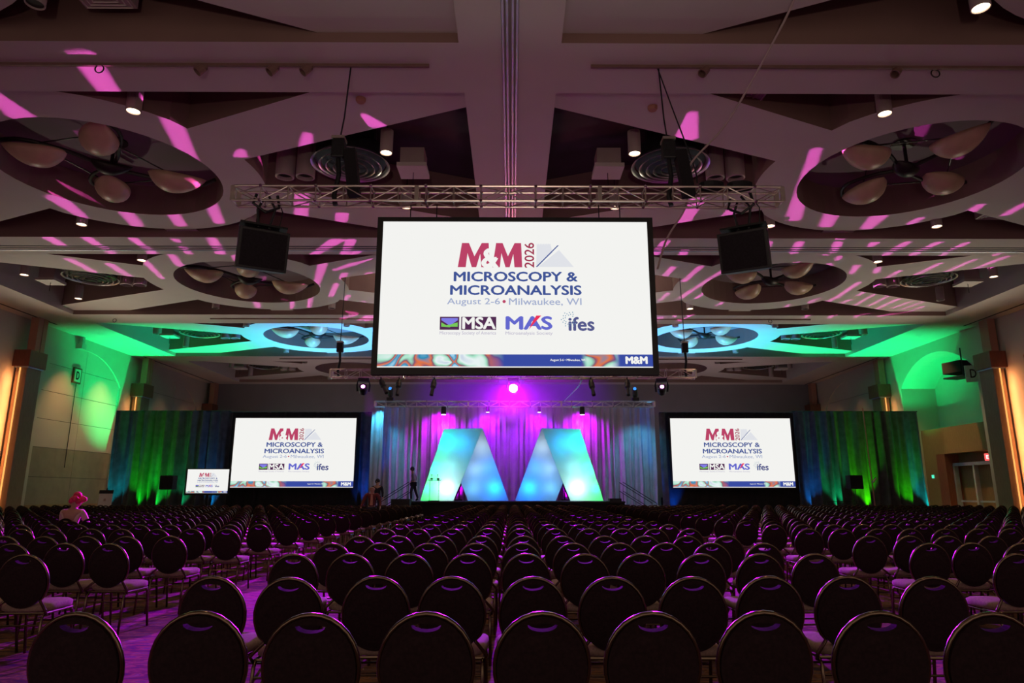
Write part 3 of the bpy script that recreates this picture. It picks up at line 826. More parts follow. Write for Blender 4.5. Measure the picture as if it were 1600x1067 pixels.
# ------------------------------------------------------------------ slides and screens
def flat(name, col, s=1.0): return emit(name, srgb(*col), s)
SM = dict(white=flat('slide_white', (243, 243, 240)), red=flat('slide_red', (186, 66, 102)), dred=flat('slide_dark_red', (160, 50, 80)),
          blue=flat('slide_blue', (64, 84, 150)), lblue=flat('slide_pale_blue', (160, 172, 205)), grey=flat('slide_pale_grey', (224, 226, 232)),
          dpurp=flat('slide_dark_purple', (82, 44, 82)), mas=flat('slide_indigo', (100, 104, 205)), slash=flat('slide_scarlet', (235, 50, 90)),
          green=flat('slide_green', (120, 200, 90)), peri=flat('slide_periwinkle', (128, 124, 228)), ifes=flat('slide_slate', (84, 88, 140)),
          dots=flat('slide_teal_dots', (120, 160, 185)), faint=flat('slide_faint_text', (190, 185, 205)), violet=flat('slide_violet', (110, 60, 190)))
def slide(root):
    """slide image 1.0 wide, 0.5625 high, centred on the root, facing -Y"""
    S = 1 / 1460.0
    def X(u): return (u - 780) * S
    def Z(v): return (451 - v) * S
    lay = [0.002]
    def to_l(k): return lambda u, w: (u, -0.0012 * k, w)
    sc = MB().box(-0.5, 0.5, 0, 0.004, -0.2815, 0.2815).obj('slide_background', SM['white'], root)
    bd = MB().box(X(50), X(1510), -0.0010, 0.0, Z(855) , Z(790)).obj('slide_picture_band', M['band'], root)
    def poly(pts, m, name, k=1):
        n = len(pts)
        return MB().add([(X(a), -0.0012 * k, Z(b)) for a, b in pts], [tuple(range(n))]).obj(name, SM[m], root, fix=False)
    def T(s, x0, x1, y0, y1, m, name, bold=0.0, k=1, rot=False):
        if rot:
            return letters(s, 0, 1, 0, 1, SM[m], root, name, bold, to=lambda u, w: (X(x1) - (w) * (x1 - x0) * S, -0.0012 * k, Z(y1) + u * (y1 - y0) * S))
        return letters(s, X(x0), X(x1), Z(y1), Z(y0), SM[m], root, name, bold, to=to_l(k))
    # the two heavy M shapes, legs splayed, counters cut
    def bigM(x0, x1, y0, y1, flip, name):
        w = x1 - x0; s = 0.12 * w
        pts = [(x0, y1), (x0 + s, y0), (x0 + s + .22 * w, y0), (x0 + .52 * w, y0 + .55 * (y1 - y0)), (x1 - .22 * w - s * .3, y0), (x1 - s * .3, y0), (x1, y1), (x1 - .26 * w, y1), (x1 - .30 * w, y0 + .45 * (y1 - y0)), (x0 + .58 * w, y1), (x0 + .44 * w, y1), (x0 + .30 * w, y0 + .42 * (y1 - y0)), (x0 + .25 * w, y1)]
        mb = MB().slab([(X(a), Z(b_)) for a, b_ in pts], [], lambda u, v, t_: (u, -0.0012 - t_, v), 0.0, 0.0002)
        return mb.obj(name, SM['red'], root)
    bigM(466, 640, 165, 305, False, 'slide_letter_m')
    bigM(655, 818, 165, 305, True, 'slide_letter_m')
    T('&', 594, 690, 196, 312, 'white', 'slide_ampersand', 0.05, 2)
    letters('2026', 0, 1, 0, 1, SM['dred'], root, 'slide_year', 0.015, to=lambda u, w: (X(884) - w * 54 * S, -0.0012, Z(308) + u * 145 * S))
    mb = MB()
    for k in range(9):
        a = 898 + k * 9
        mb.add([(X(p), -0.0012, Z(q)) for p, q in ((a, 168), (a + 3, 168), (min(a + 20, 985) , 205 + k * 2), (895, 300 - 0 * k), (895, 295))], [(0, 1, 2, 3, 4)])
    mb.obj('slide_hatching', SM['grey'], root, fix=False)
    poly([(905, 303), (1020, 205), (1100, 303)], 'grey', 'slide_hatching', 1.5)
    poly([(893, 302), (1012, 178), (1020, 178), (899, 305)], 'blue', 'slide_stroke', 2)
    T('MICROSCOPY &', 445, 1120, 330, 386, 'blue', 'slide_title', 0.03)
    T('MICROANALYSIS', 427, 1140, 407, 463, 'blue', 'slide_title', 0.03)
    T('August 2-6', 412, 698, 480, 526, 'lblue', 'slide_date', 0.008)
    poly([(720 + 9 * math.cos(a * PI / 6), 499 + 9 * math.sin(a * PI / 6)) for a in range(12)], 'red', 'slide_bullet')
    T('Milwaukee, WI', 746, 1138, 480, 524, 'lblue', 'slide_place', 0.008)
    # society badges
    poly([(376, 584), (480, 584), (480, 656), (376, 656)], 'dpurp', 'slide_badge')
    poly([(384, 592), (472, 592), (472, 604), (430, 634), (384, 604)], 'peri', 'slide_badge', 2)
    poly([(384, 616), (384, 640), (472, 640), (472, 616), (430, 643)], 'green', 'slide_badge', 2)
    poly([(490, 584), (678, 584), (678, 656), (490, 656)], 'dpurp', 'slide_badge')
    T('MSA', 496, 676, 586, 654, 'white', 'slide_society', 0.035, 3)
    T('Microscopy Society of America', 376, 678, 664, 688, 'faint', 'slide_society', 0.01)
    T('MAS', 728, 980, 580, 656, 'mas', 'slide_society', 0.035)
    poly([(893, 578), (920, 578), (880, 622), (852, 656), (872, 612)], 'slash', 'slide_slash', 3)
    T('Microanalysis Society', 728, 980, 665, 688, 'faint', 'slide_society', 0.01)
    T('ifes', 1065, 1205, 584, 662, 'ifes', 'slide_society', 0.03)
    mb = MB()
    for k in range(26):
        a = PI * 0.25 + k * 0.19 * 1.05; r_ = 26 + 26 * ((k * 7) % 5) / 5
        cx_, cy_ = 1072 + r_ * math.cos(a) * 0.95, 598 - r_ * math.sin(a) * 0.9
        mb.add([(X(cx_ + 3.2 * math.cos(q * PI / 3)), -0.0024, Z(cy_ + 3.2 * math.sin(q * PI / 3))) for q in range(6)], [tuple(range(6))])
    mb.obj('slide_dot_burst', SM['dots'], root, fix=False)
    T('August 2-6 \u2022 Milwaukee, WI', 965, 1150, 814, 830, 'white', 'slide_footer', 0.02, 2)
    T('M&M', 1364, 1482, 800, 842, 'white', 'slide_footer', 0.06, 2)

main = thing('projection_screen', 'large framed slide screen hung in the middle of the hall', 'screen', (0.06, 12.85, 5.285), 0, 'slide screens')
main.scale = (5.28, 5.28, 5.28)
slide(main)
def scr_frame(root, bx, bt, bb, d, m='blackm'):
    mb = MB(); a, h = 0.5, 0.2815
    mb.box(-a - bx, a + bx, -0.004, d, h, h + bt); mb.box(-a - bx, a + bx, -0.004, d, -h - bb, -h)
    mb.box(-a - bx, -a, -0.004, d, -h, h); mb.box(a, a + bx, -0.004, d, -h, h); mb.box(-a - bx, a + bx, 0.005, d, -h - bb, h + bt)
    return mb.obj('screen_frame', M[m], root)
scr_frame(main, 0.021, 0.017, 0.026, 0.02)
mb = MB()
for x in (-0.40, -0.3, 0.32, 0.4): mb.tube([(x, 0.01, 0.29), (x, 0.01, 0.355)], 0.002, 6)
mb.obj('hanging_wires', M['blackm'], main)
def side_screen(x, label):
    t = thing('projection_screen', label, 'screen', (x, 37.25, 3.60), 0, 'slide screens')
    t.scale = (6.56, 6.56, 6.56)
    for ch in main.children:
        if ch.name.startswith('slide'):
            c = ch.copy(); COL.objects.link(c); c.parent = t
    scr_frame(t, 0.012, 0.012, 0.012, 0.012)
    MB().box(-0.5, -0.48, 0.02, 0.04, -0.53, -0.28).box(0.48, 0.5, 0.02, 0.04, -0.53, -0.28).obj('screen_leg', M['blackm'], t)
    o = thing('screen_skirt', f'black masking cloth under the {"left" if x < 0 else "right"} side screen', 'drape', (x, 37.35, 0), 0, 'screen skirts')
    mb = drape(-3.5, 3.5, 0, 0.02, 5.75, 0.02, 0.4, None, 3)
    mb.obj('skirt_cloth', M['masking'], o, smooth=True)
    return t
side_screen(-11.74, 'white slide screen standing left of the stage')
side_screen(11.90, 'white slide screen standing right of the stage')
# confidence monitor
t = thing('display_monitor', 'small flat screen monitor left of the left slide screen', 'monitor', (-14.55, 33.4, 2.02), 0)
t.scale = (1.98, 1.98, 1.98)
for ch in main.children:
    if ch.name.startswith('slide'):
        c = ch.copy(); COL.objects.link(c); c.parent = t
scr_frame(t, 0.035, 0.022, 0.05, 0.04)
MB().box(-0.03, 0.03, 0.04, 0.08, -1.0, 0.1).box(-0.28, 0.28, -0.1, 0.22, -1.02, -1.0).obj('monitor_stand', M['blackm'], t)

# speakers on stands in front of the side drapes
def stand_speaker(x, y, label, z=1.95):
    t = thing('stand_loudspeaker', label, 'loudspeaker', (x, y, 0), 0, 'loudspeakers on stands')
    bevel(MB().box(-0.32, 0.32, -0.25, 0.25, z - 0.32, z + 0.36).obj('cabinet', M['blackcloth'], t), 0.03)
    mb = MB().tube([(0, 0, 0.25), (0, 0, z - 0.3)], 0.02, 8)
    mb.obj('pole', M['blackm'], t)
    for k in range(3):
        a = k * 2 * PI / 3
        MB().tube([(0, 0, 0.6), (0.45 * math.cos(a), 0.45 * math.sin(a), 0.02)], 0.014, 6).obj('leg', M['blackm'], t)
stand_speaker(-17.0, 34.6, 'black loudspeaker on a stand before the left drape')
stand_speaker(17.25, 35.0, 'black loudspeaker on a stand before the right drape', 1.98)
t = thing('guard_rail', 'low black railing under the right stand loudspeaker', 'railing', (16.7, 35.3, 0))
MB().tube([(-0.8, 0, 0), (-0.8, 0, 1.05), (0.8, 0, 1.05), (0.8, 0, 0)], 0.02).tube([(-0.8, 0, 0.6), (0.8, 0, 0.6)], 0.015).obj('rail', M['blackm'], t)
# easel with white poster
t = thing('poster_easel', 'black easel holding a white poster by the left drape', 'easel', (-19.6, 33.9, 0))
MB().box(-0.32, 0.32, -0.03, 0.0, 0.55, 1.52, Matrix.Rotation(-0.1, 3, 'X')).obj('poster', M['paper'], t)
MB().box(-0.34, 0.34, 0.0, 0.03, 1.44, 1.60, Matrix.Rotation(-0.1, 3, 'X')).obj('clamp', M['blackm'], t)
MB().box(-0.05, 0.05, -0.06, -0.045, 1.08, 1.2).obj('poster_mark', M['lampbody'], t)
for a, b_ in (((0, 0.05, 1.7), (-0.4, -0.1, 0)), ((0, 0.05, 1.7), (0.4, -0.1, 0)), ((0, 0.05, 1.7), (0, 0.6, 0))):
    MB().tube([a, b_], 0.014, 6).obj('leg', M['blackm'], t)
t = thing('drape_pole', 'thin copper pole with a small bright clamp, right drape', 'pole', (18.9, 36.4, 0))
MB().tube([(0, 0, 0), (-0.1, 0, 5.9)], 0.035, 8).obj('pole', M['terra'], t)
MB().tube([(-0.02, -0.05, 2.0), (0.18, -0.05, 2.25)], 0.05, 8).obj('clamp', M['chrome'], t)

# floor uplights at the foot of the drapes
cn = {0: 'teal', 1: 'green', 2: 'green', 3: 'green', 4: 'azure', 5: 'blue', 6: 'blue', 7: 'azure', 8: 'green', 9: 'green', 10: 'green', 11: 'teal'}
pos = ['at the far left end of the left drape', 'left of the left stand loudspeaker', 'right of the easel', 'under the monitor', 'left of the left slide screen', 'between left slide screen and stage',
       'between stage and right slide screen', 'right of the right slide screen', 'under the right stand loudspeaker', 'by the copper pole', 'near the right end of the right drape', 'at the far right end of the right drape']
UPW = [700, 1500, 1100, 500, 700, 800, 800, 600, 700, 2000, 1100, 800]
for k, (x, c) in enumerate(UP):
    y = UPY + (0.25 if abs(x) > 15.6 else 0.0)
    t = thing('floor_uplight', f'{cn[k]} floor uplight {pos[k]}', 'stage light', (x, y, 0), 0, 'floor uplights')
    MB().lathe([(0.10, 0.0), (0.10, 0.16), (0.085, 0.19), (0.085, 0.17)], (0, 0, 0.02), 16).obj('lamp_can', M['blackm'], t)
    MB().tube([(-0.13, 0, 0), (-0.13, 0, 0.12), (0.13, 0, 0.12), (0.13, 0, 0)], 0.012, 6).obj('yoke', M['blackm'], t)
    uplight(x, y, c, UPW[k] * 0.7, 52, (x, y + 0.72, 2.6))

# lights behind the drapes that wash the ceiling; added unseen plates cut them off at the cross beam
def ceiling_wash(x, y, color, power, tx, ty, label, ang=75, cut=None):
    t = thing('ceiling_wash_light', label, 'stage light', (x, y, 0), 0, 'uplights behind the drapes')
    z = 0.55
    MB().lathe([(0.16, 0.1), (0.16, 0.42), (0.13, 0.46), (0.13, 0.3)], (0, 0, 0), 16).obj('lamp_can', M['blackm'], t)
    cy = cut if cut else BAY[3] + BL - 0.1
    sl = (cy - y) / (HB - z)
    MB().box(-0.9, 0.9, 0.24, 0.26, 0.3, z + 0.24 / sl).obj('light_cutoff_plate', M['blackm'], t)
    spot((x, y, z), (tx, ty, HB), power, color, ang, 0.8, 0.015)
for sx in (-1, 1):
    w = WHERE[sx]
    ceiling_wash(sx * 21.9, 41.9, (0.0, 1.0, 0.24), 8500, sx * 22.6, 42.6, f'green uplight behind the {w} drape by the wall', 80)
    ceiling_wash(sx * 16.0, 41.0, (0.0, 1.0, 0.55), 3600, sx * 17.0, 41.5, f'mint uplight behind the {w} drape', 80)
    ceiling_wash(sx * 9.6, 40.6, (0.10, 0.46, 1.0), 14000, sx * 9.8, 41.0, f'azure uplight behind the {w} side screen', 88)

# ------------------------------------------------------------------ stage lights
def moving_head(x, y, z, label, lens, rz=0, tilt=0.5):
    t = thing('moving_head_light', label, 'stage light', (x, y, z), rz, 'moving head lights')
    bevel(MB().box(-0.22, 0.22, -0.15, 0.15, -0.16, 0.0).obj('head_base', M['blackm'], t), 0.02)
    MB().tube([(-0.23, 0, -0.55), (-0.26, 0, -0.3), (-0.23, 0, -0.12), (0.23, 0, -0.12), (0.26, 0, -0.3), (0.23, 0, -0.55)], 0.04, 8).obj('yoke', M['blackm'], t)
    rot = Matrix.Rotation(-tilt, 3, 'X')
    mb = MB().lathe([(0.10, -0.22), (0.16, -0.12), (0.18, 0.1), (0.16, 0.26)], (0, 0, 0), 16)
    R = Matrix.Rotation(math.radians(90), 3, 'X')
    mb.v = [tuple(rot @ (R @ Vector(v)) + Vector((0, 0, -0.5))) for v in mb.v]
    h = mb.obj('lamp_head', M['blackm'], t, smooth=False)
    if lens:
        mb = MB().lathe([(lens[1], 0.0), (lens[1], 0.02)], (0, 0, 0.262), 20)
        mb.v = [tuple(rot @ (R @ Vector(v)) + Vector((0, 0, -0.5))) for v in mb.v]
        mb.obj('lens', M[lens[0]], h, label='glowing lens')
    return t
moving_head(-6.15, 28.0, 6.10, 'moving head light, pink lens, at the left of the rear truss', ('magglow', 0.075), 0.15)
moving_head(6.2, 28.0, 6.10, 'moving head light, pink lens, at the right of the rear truss', ('magglow', 0.075), -0.15)
moving_head(0.05, 28.0, 6.11, 'bright violet white light shining under the centre screen', ('starglow', 0.17), 0, 0.15)
def profile(x, y, z, label, lean, lens=None):
    t = thing('profile_spotlight', label, 'stage light', (x, y, z), 0, 'profile spotlights')
    rot = Matrix.Rotation(lean, 3, 'Y') @ Matrix.Rotation(-0.5, 3, 'X')
    MB().tube([(0, 0, 0), (0, 0, -0.25)], 0.03, 8).obj('clamp', M['blackm'], t)
    mb = MB().lathe([(0.09, 0), (0.12, -0.15), (0.12, -0.35), (0.07, -0.42), (0.08, -0.75), (0.08, -0.70)], (0, 0, 0), 14)
    mb.v = [tuple(rot @ Vector(v) + Vector((0, 0, -0.15))) for v in mb.v]
    mb.obj('lamp_barrel', M['blackm'], t)
    if lens:
        mb = MB().lathe([(0.065, -0.755), (0.065, -0.745)], (0, 0, 0), 14); mb.v = [tuple(rot @ Vector(v) + Vector((0, 0, -0.15))) for v in mb.v]
        mb.obj('lens', M[lens], t)
for x, ln, l in ((-5.4, -0.5, 'first from the left pink moving head'), (-4.65, 0.0, 'second from the left pink moving head'), (-3.2, 0.1, 'third from the left pink moving head'),
                 (3.25, -0.1, 'right of the bright violet light'), (4.75, 0.05, 'next to the right pink moving head')):
    profile(x, 27.83, 6.14, f'black profile spotlight under the rear truss, {l}', ln)
for x, l in ((-3.65, 'outer left'), (-1.3, 'inner left'), (1.45, 'inner right'), (3.75, 'outer right')):
    t = thing('truss_downlight', f'{l} small white downlight under the stage drape truss', 'stage light', (x, 36.4, 5.97), 0, 'downlights on the stage truss')
    k = 1.0 if 'outer' in l else 0.7
    can = MB().lathe([(0.12 * k, 0), (0.14 * k, -0.42 * k), (0.13 * k, -0.42 * k)], (0, 0, 0), 14).obj('lamp_can', M['blackm'], t)
    MB().lathe([(0.125 * k, -0.43 * k), (0.125 * k, -0.41 * k)], (0, 0, 0), 14).obj('lens', M['whiteglow'], can, label='glowing white lens')
for x, l in ((-6.55, 'left'), (6.65, 'right')):
    t = thing('beam_light', f'black beam light with faint blue lens on the {l} stage truss end', 'stage light', (x, 36.6, 6.30), 0, 'beam lights on the stage truss')
    MB().box(-0.18, 0.18, -0.15, 0.15, 0, 0.18).lathe([(0.1, 0.2), (0.14, 0.3), (0.13, 0.68)], (0, 0, 0), 14).obj('lamp_head', M['blackm'], t)
    MB().ball((-0.02, -0.08, 0.66), 0.09).obj('lens', M['blueglow'], t, label='faint blue lens')
cable([(2.9, 28.0, 6.2), (2.95, 30, 6.1), (2.7, 36.3, 6.2)], 0.03, 'thin blue lit cable running from rear truss to stage truss', 'rail')
# the pattern projector: a small bright lamp under a cut metal plate
GX, GY, GZ = 0.0, 28.3, 6.75
GD = 0.05
GK = GD / (10.40 - GZ)
# cut-outs of the plate, given where their light lands on the ceiling (x, y, width at both ends, in metres)
STREAKS = [(-9.22,11.89,0.51,-9.52,13.7,0.43), (-11.74,14.14,0.15,-11.81,15.4,0.57), (-14,20.17,0.57,-14.08,21.57,0.3), (-12.45,21.14,0.42,-12.67,22.25,0.42), (-10.97,21.14,0.38,-11.18,22.25,0.35), (-8.35,15.89,0.43,-9.75,21.79,0.33), (-17.04,22.65,0.41,-17.08,23.35,0.37), (-15.65,22.65,0.38,-15.72,23.35,0.32), (-15.62,23.61,0.3,-15.69,24.43,0.36), (-13.99,22.71,0.34,-14.05,23.35,0.28), (-14,23.54,0.3,-14.1,24.43,0.36), (-12.49,22.77,0.29,-12.5,23.02,0.18), (-12.6,23.54,0.26,-12.7,24.43,0.29), (-12.98,25.33,0.3,-13.22,26.49,0.31), (-17.16,25.86,0.36,-17.13,27.66,0.3), (-15.94,26.41,0.34,-16.03,28.1,0.33), (-16.03,28.1,0.28,-15.96,28.93,0.11), (-14.34,25.94,0.28,-14.76,28.1,0.22), (-11.13,22.77,0.34,-11.47,24.43,0.36), (-9.84,22.84,0.34,-10.2,24.22,0.29), (-10.58,25.41,0.3,-10.79,26.41,0.26), (-6.01,22.84,0.36,-6.66,24.43,0.29), (-6.59,22.9,0.55,-7.87,24.43,0.34), (-5.99,23.94,0.38,-6.35,24.43,0.24), (-7.54,26.41,0.34,-8.65,29.41,0.26), (-5.5,25.71,0.15,-6.33,26.33,0.41), (-6.33,26.33,0.41,-7.11,26.98,0.27), (-6.91,27.49,0.27,-7.21,28.19,0.25), (-7.67,29.03,0.23,-8.3,30.74,0.24), (-9.14,30.53,0.21,-9.89,32.65,0.22), (-7.52,30.74,0.21,-7.9,31.61,0.18), (-7.04,31.72,0.25,-7.17,32.06,0.19), (-8.22,33.56,0.45,-9.2,34.48,0.33), (-7.65,34.08,0.66,-8.06,34.75,0.67), (-12.15,31.95,0.28,-12.33,32.65,0.29), (-10.43,31.84,0.25,-10.79,32.89,0.22), (-9.67,26.25,0.31,-9.86,26.98,0.21), (-5.86,27.4,0.27,-6.03,27.66,0.22), (-5.53,21.35,0.38,-5.69,21.9,0.35), (-6.27,19.46,0.39,-6.89,21.46,0.39), (-5.18,16.28,0.23,-5.37,16.82,0.34), (-3.54,15.37,0.16,-3.33,15.83,0.39), (-7.17,17.11,0.21,-7.31,17.4,0.36), (4.3,15.28,0.22,4.43,16.34,0.5), (8.06,17.18,0.28,9.23,21.46,0.47), (5.73,20.22,0.41,5.72,21.96,0.39), (7.01,20.72,0.21,7.04,21.46,0.39), (10.31,21.03,0.46,10.62,22.19,0.4), (11.99,21.4,0.51,12.12,22.48,0.36), (13.44,21.57,0.26,13.41,22.02,0.31), (14.73,20.52,0.29,14.77,21.19,0.3), (16.07,20.32,0.29,16.04,21.24,0.26), (12.24,22.96,0.34,12.51,23.94,0.28), (13.59,22.96,0.34,13.64,23.28,0.25), (14.79,22.96,0.3,14.72,24.43,0.29), (15.96,22.96,0.3,15.76,24.43,0.29), (17.05,22.96,0.27,16.98,23.54,0.23), (16.98,23.54,0.23,16.97,24.43,0.22), (19.06,24.08,0.24,19.07,24.43,0.22), (18.91,25.33,0.25,18.59,27.32,0.21), (17.92,25.71,0.23,17.73,27.49,0.22), (16.86,26.17,0.26,16.71,28.19,0.19), (15.8,27.06,0.24,15.82,28.28,0.22), (15.82,28.28,0.22,15.87,30.42,0.21), (13.75,26.41,0.31,13.98,27.32,0.21), (14.71,26.65,0.26,14.95,27.23,0.27), (14.92,28.65,0.22,15.03,30.85,0.24), (15.03,30.85,0.24,14.9,31.72,0.25), (16.5,30.32,0.18,16.54,32.18,0.19), (17.29,30.63,0.18,17.26,32.3,0.19), (18.03,31.17,0.21,17.94,32.77,0.22), (18.82,31.5,0.18,18.64,32.77,0.19), (19.44,31.61,0.18,19.22,33.01,0.19), (19.96,32.41,0.19,19.79,33.63,0.2), (15.77,31.28,0.24,15.73,31.84,0.25), (16.96,33.69,0.26,17.01,34.21,0.2), (18.26,33.56,0.26,18.33,34.08,0.2), (19.53,33.56,0.26,19.58,33.95,0.2), (5.73,22.9,0.3,5.58,24.43,0.29), (6.69,23.81,0.28,6.71,24.43,0.29), (9.55,22.96,0.39,9.9,24.43,0.34), (10.78,22.96,0.32,11,24.01,0.31), (12.32,24.29,0.29,12.34,24.5,0.24), (12.53,25.33,0.25,12.65,25.71,0.2), (6.45,26.65,0.24,6.34,28.01,0.25), (7.53,26.57,0.24,7.34,28.38,0.25), (8.65,26.65,0.21,7.81,30.95,0.24), (9.52,26.65,0.24,9.36,27.57,0.22), (8.73,29.81,0.17,8.56,31.06,0.21), (10.06,31.61,0.22,9.85,32.3,0.22), (13.31,32.06,0.19,13.38,32.89,0.19), (14.22,31.06,0.21,14.16,31.72,0.22), (11.2,26.02,0.26,11.39,26.49,0.26), (12.55,26.17,0.26,12.77,26.65,0.26), (10.24,26.49,0.21,10.34,26.81,0.21), (15.62,33.69,0.23,15.68,34.21,0.2), (9.42,33.69,0.26,9.07,34.75,0.27), (8.05,33.95,0.26,7.82,34.75,0.27), (8.61,33.69,0.2,8.64,34.21,0.2), (7.04,30.32,0.18,6.97,31.39,0.18)]
def gobo():
    t = thing('pattern_projector', 'black pattern projector on the rear truss behind the centre screen', 'stage light', (GX, GY, GZ))
    quads = []
    for (x1, y1, w1, x2, y2, w2) in STREAKS:
        w1 *= 1.25; w2 *= 1.25; ex, ey = (x2 - x1) * 0.05, (y2 - y1) * 0.05
        x1 -= ex; y1 -= ey; x2 += ex; y2 += ey
        d = Vector((x2 - x1, y2 - y1))
        n = 10; pts = []
        # rounded ends
        for k in range(n + 1):
            a = PI * k / n
            pts.append((x1 + math.cos(a) * w1 / 2 * 1.0, y1 - math.sin(a) * w1 * 0.28 * (1 if d.y > 0 else -1)))
        for k in range(n + 1):
            a = PI * k / n
            pts.append((x2 - math.cos(a) * w2 / 2, y2 + math.sin(a) * w2 * 0.28 * (1 if d.y > 0 else -1)))
        quads.append([((px - GX) * GK, (py - GY) * GK) for px, py in pts])
    e = 0.30
    mb = MB()
    mb.slab([(-e, -e), (e, -e), (e, 0.12), (-e, 0.12)], quads, xy, GD, GD + 0.0002)
    mb.obj('pattern_plate', M['blackm'], t, fix=False)
    MB().box(-0.1, 0.1, -0.28, -0.1, -0.30, -0.13).box(-e - 0.01, -e, -e, 0.12, -0.12, GD + 0.004).box(e, e + 0.01, -e, 0.12, -0.12, GD + 0.004).box(-e, e, -e - 0.01, -e, -0.12, GD + 0.004).box(-e, e, 0.12, 0.13, -0.12, GD + 0.004).box(-e, e, -e, 0.12, -0.13, -0.12).obj('projector_housing', M['blackm'], t)
    d = bpy.data.lights.new('pattern_lamp', 'POINT')
    d.energy = 520.0; d.color = (1, 0.12, 0.76); d.shadow_soft_size = 0.0003
    d.use_nodes = True
    nt = d.node_tree
    em = [n for n in nt.nodes if n.type == 'EMISSION'][0]
    # the lens spreads its light evenly over a flat ceiling: intensity ~ 1 / cos^3
    geo = nt.nodes.new('ShaderNodeTexCoord')
    sp = nt.nodes.new('ShaderNodeSeparateXYZ'); ab = nt.nodes.new('ShaderNodeMath'); ab.operation = 'ABSOLUTE'
    mx = nt.nodes.new('ShaderNodeMath'); mx.operation = 'MAXIMUM'; mx.inputs[1].default_value = 0.15
    pw = nt.nodes.new('ShaderNodeMath'); pw.operation = 'POWER'; pw.inputs[1].default_value = -3.0
    ml = nt.nodes.new('ShaderNodeMath'); ml.operation = 'MULTIPLY'; ml.inputs[1].default_value = 1.0
    L = nt.links.new
    L(geo.outputs['Normal'], sp.inputs[0]); L(sp.outputs[2], ab.inputs[0]); L(ab.outputs[0], mx.inputs[0]); L(mx.outputs[0], pw.inputs[0]); L(pw.outputs[0], ml.inputs[0])
    L(ml.outputs[0], em.inputs['Strength'])
    lo = bpy.data.objects.new('pattern_lamp', d); lo.location = (GX, GY, GZ); COL.objects.link(lo)
gobo()

# ------------------------------------------------------------------ ceiling fittings
BN = ['', 'nearest', 'second', 'third', 'farthest']
def pend_mesh():
    return (MB().tube([(0, 0, 0.62), (0, 0, 1.55)], 0.015, 6), MB().lathe([(0.17, 0.65), (0.17, 0.0), (0.15, 0.0), (0.15, 0.05)], (0, 0, 0), 20), MB().lathe([(0.145, 0.03), (0.145, 0.05)], (0, 0, 0), 20))
PEND = None
PEND_OFF = None
def pendant(x, y, label, lit=True, power=170):
    global PEND, PEND_OFF
    loc = (x, y, HF - 0.16)
    if not lit:
        if PEND_OFF is None:
            t = thing('cylinder_downlight', label, 'ceiling light', loc, 0, 'cylinder downlights')
            a, b_, c = pend_mesh()
            a.obj('stem', M['iron'], t); q = b_.obj('lamp_cylinder', M['lampbody'], t); c.obj('bulb_disc', M['iron'], q, label='unlit lamp opening')
            PEND_OFF = t
        else: dup(PEND_OFF, loc, 0, label)
        return
    if PEND is None:
        t = thing('cylinder_downlight', label, 'ceiling light', loc, 0, 'cylinder downlights')
        a, b_, c = pend_mesh()
        a.obj('stem', M['iron'], t); q = b_.obj('lamp_cylinder', M['lampbody'], t, smooth=False); c.obj('bulb_disc', M['lampglow'], q, label='glowing warm lamp')
        PEND = t
    else:
        dup(PEND, loc, 0, label)
    spot((x, y, HF - 0.18), (x, y, 0), power, WARM, 95, 0.9, 0.12)
PN = {(-1, -1): 'near outer', (1, -1): 'near inner', (-1, 1): 'far outer', (1, 1): 'far inner'}
for i, b in enumerate(BAY):
    yc = b + BL / 2
    for sx in (-1, 1):
        side = WHERE[sx]
        for (dx, dy, nm) in ((-2.85, -3.55, 'near outer'), (2.60, -3.55, 'near inner'), (-2.95, 3.5, 'far outer'), (2.75, 3.5, 'far inner'),
                             (8.25, -1.55, 'beside the centre beam, near'), (8.25, 2.0, 'beside the centre beam, far'), (-8.7, -1.7, 'beside the wall strip, near'), (-8.65, 1.85, 'beside the wall strip, far')):
            x = sx * (CX - dx) * 1.0
            y = yc + dy
            if i == 0:
                spot((x, y, HF - 0.08), (x, y, 0), 170, WARM, 95, 0.9, 0.12)
                if not (dy > 3 and dx > 0): continue
            if abs(x) > 0.80 * y: 
                continue
            if i == 4 and abs(x) < 9: continue
            if i == 3 and abs(x) < 5: continue
            pw = [150, 170, 140, 90, 160][i]
            lit = (i < 2 and not (i == 0 and sx < 0)) or (i == 2 and not (sx < 0 and dy > 3) and not (sx > 0 and 'wall strip, far' in nm) and 'far outer' not in nm)
            pendant(x, y, lit=lit, label=f'{"lit" if lit else "unlit"} cylinder downlight in the {BN[i] if i else "overhead"} {side} ceiling bay, {nm}', power=pw)

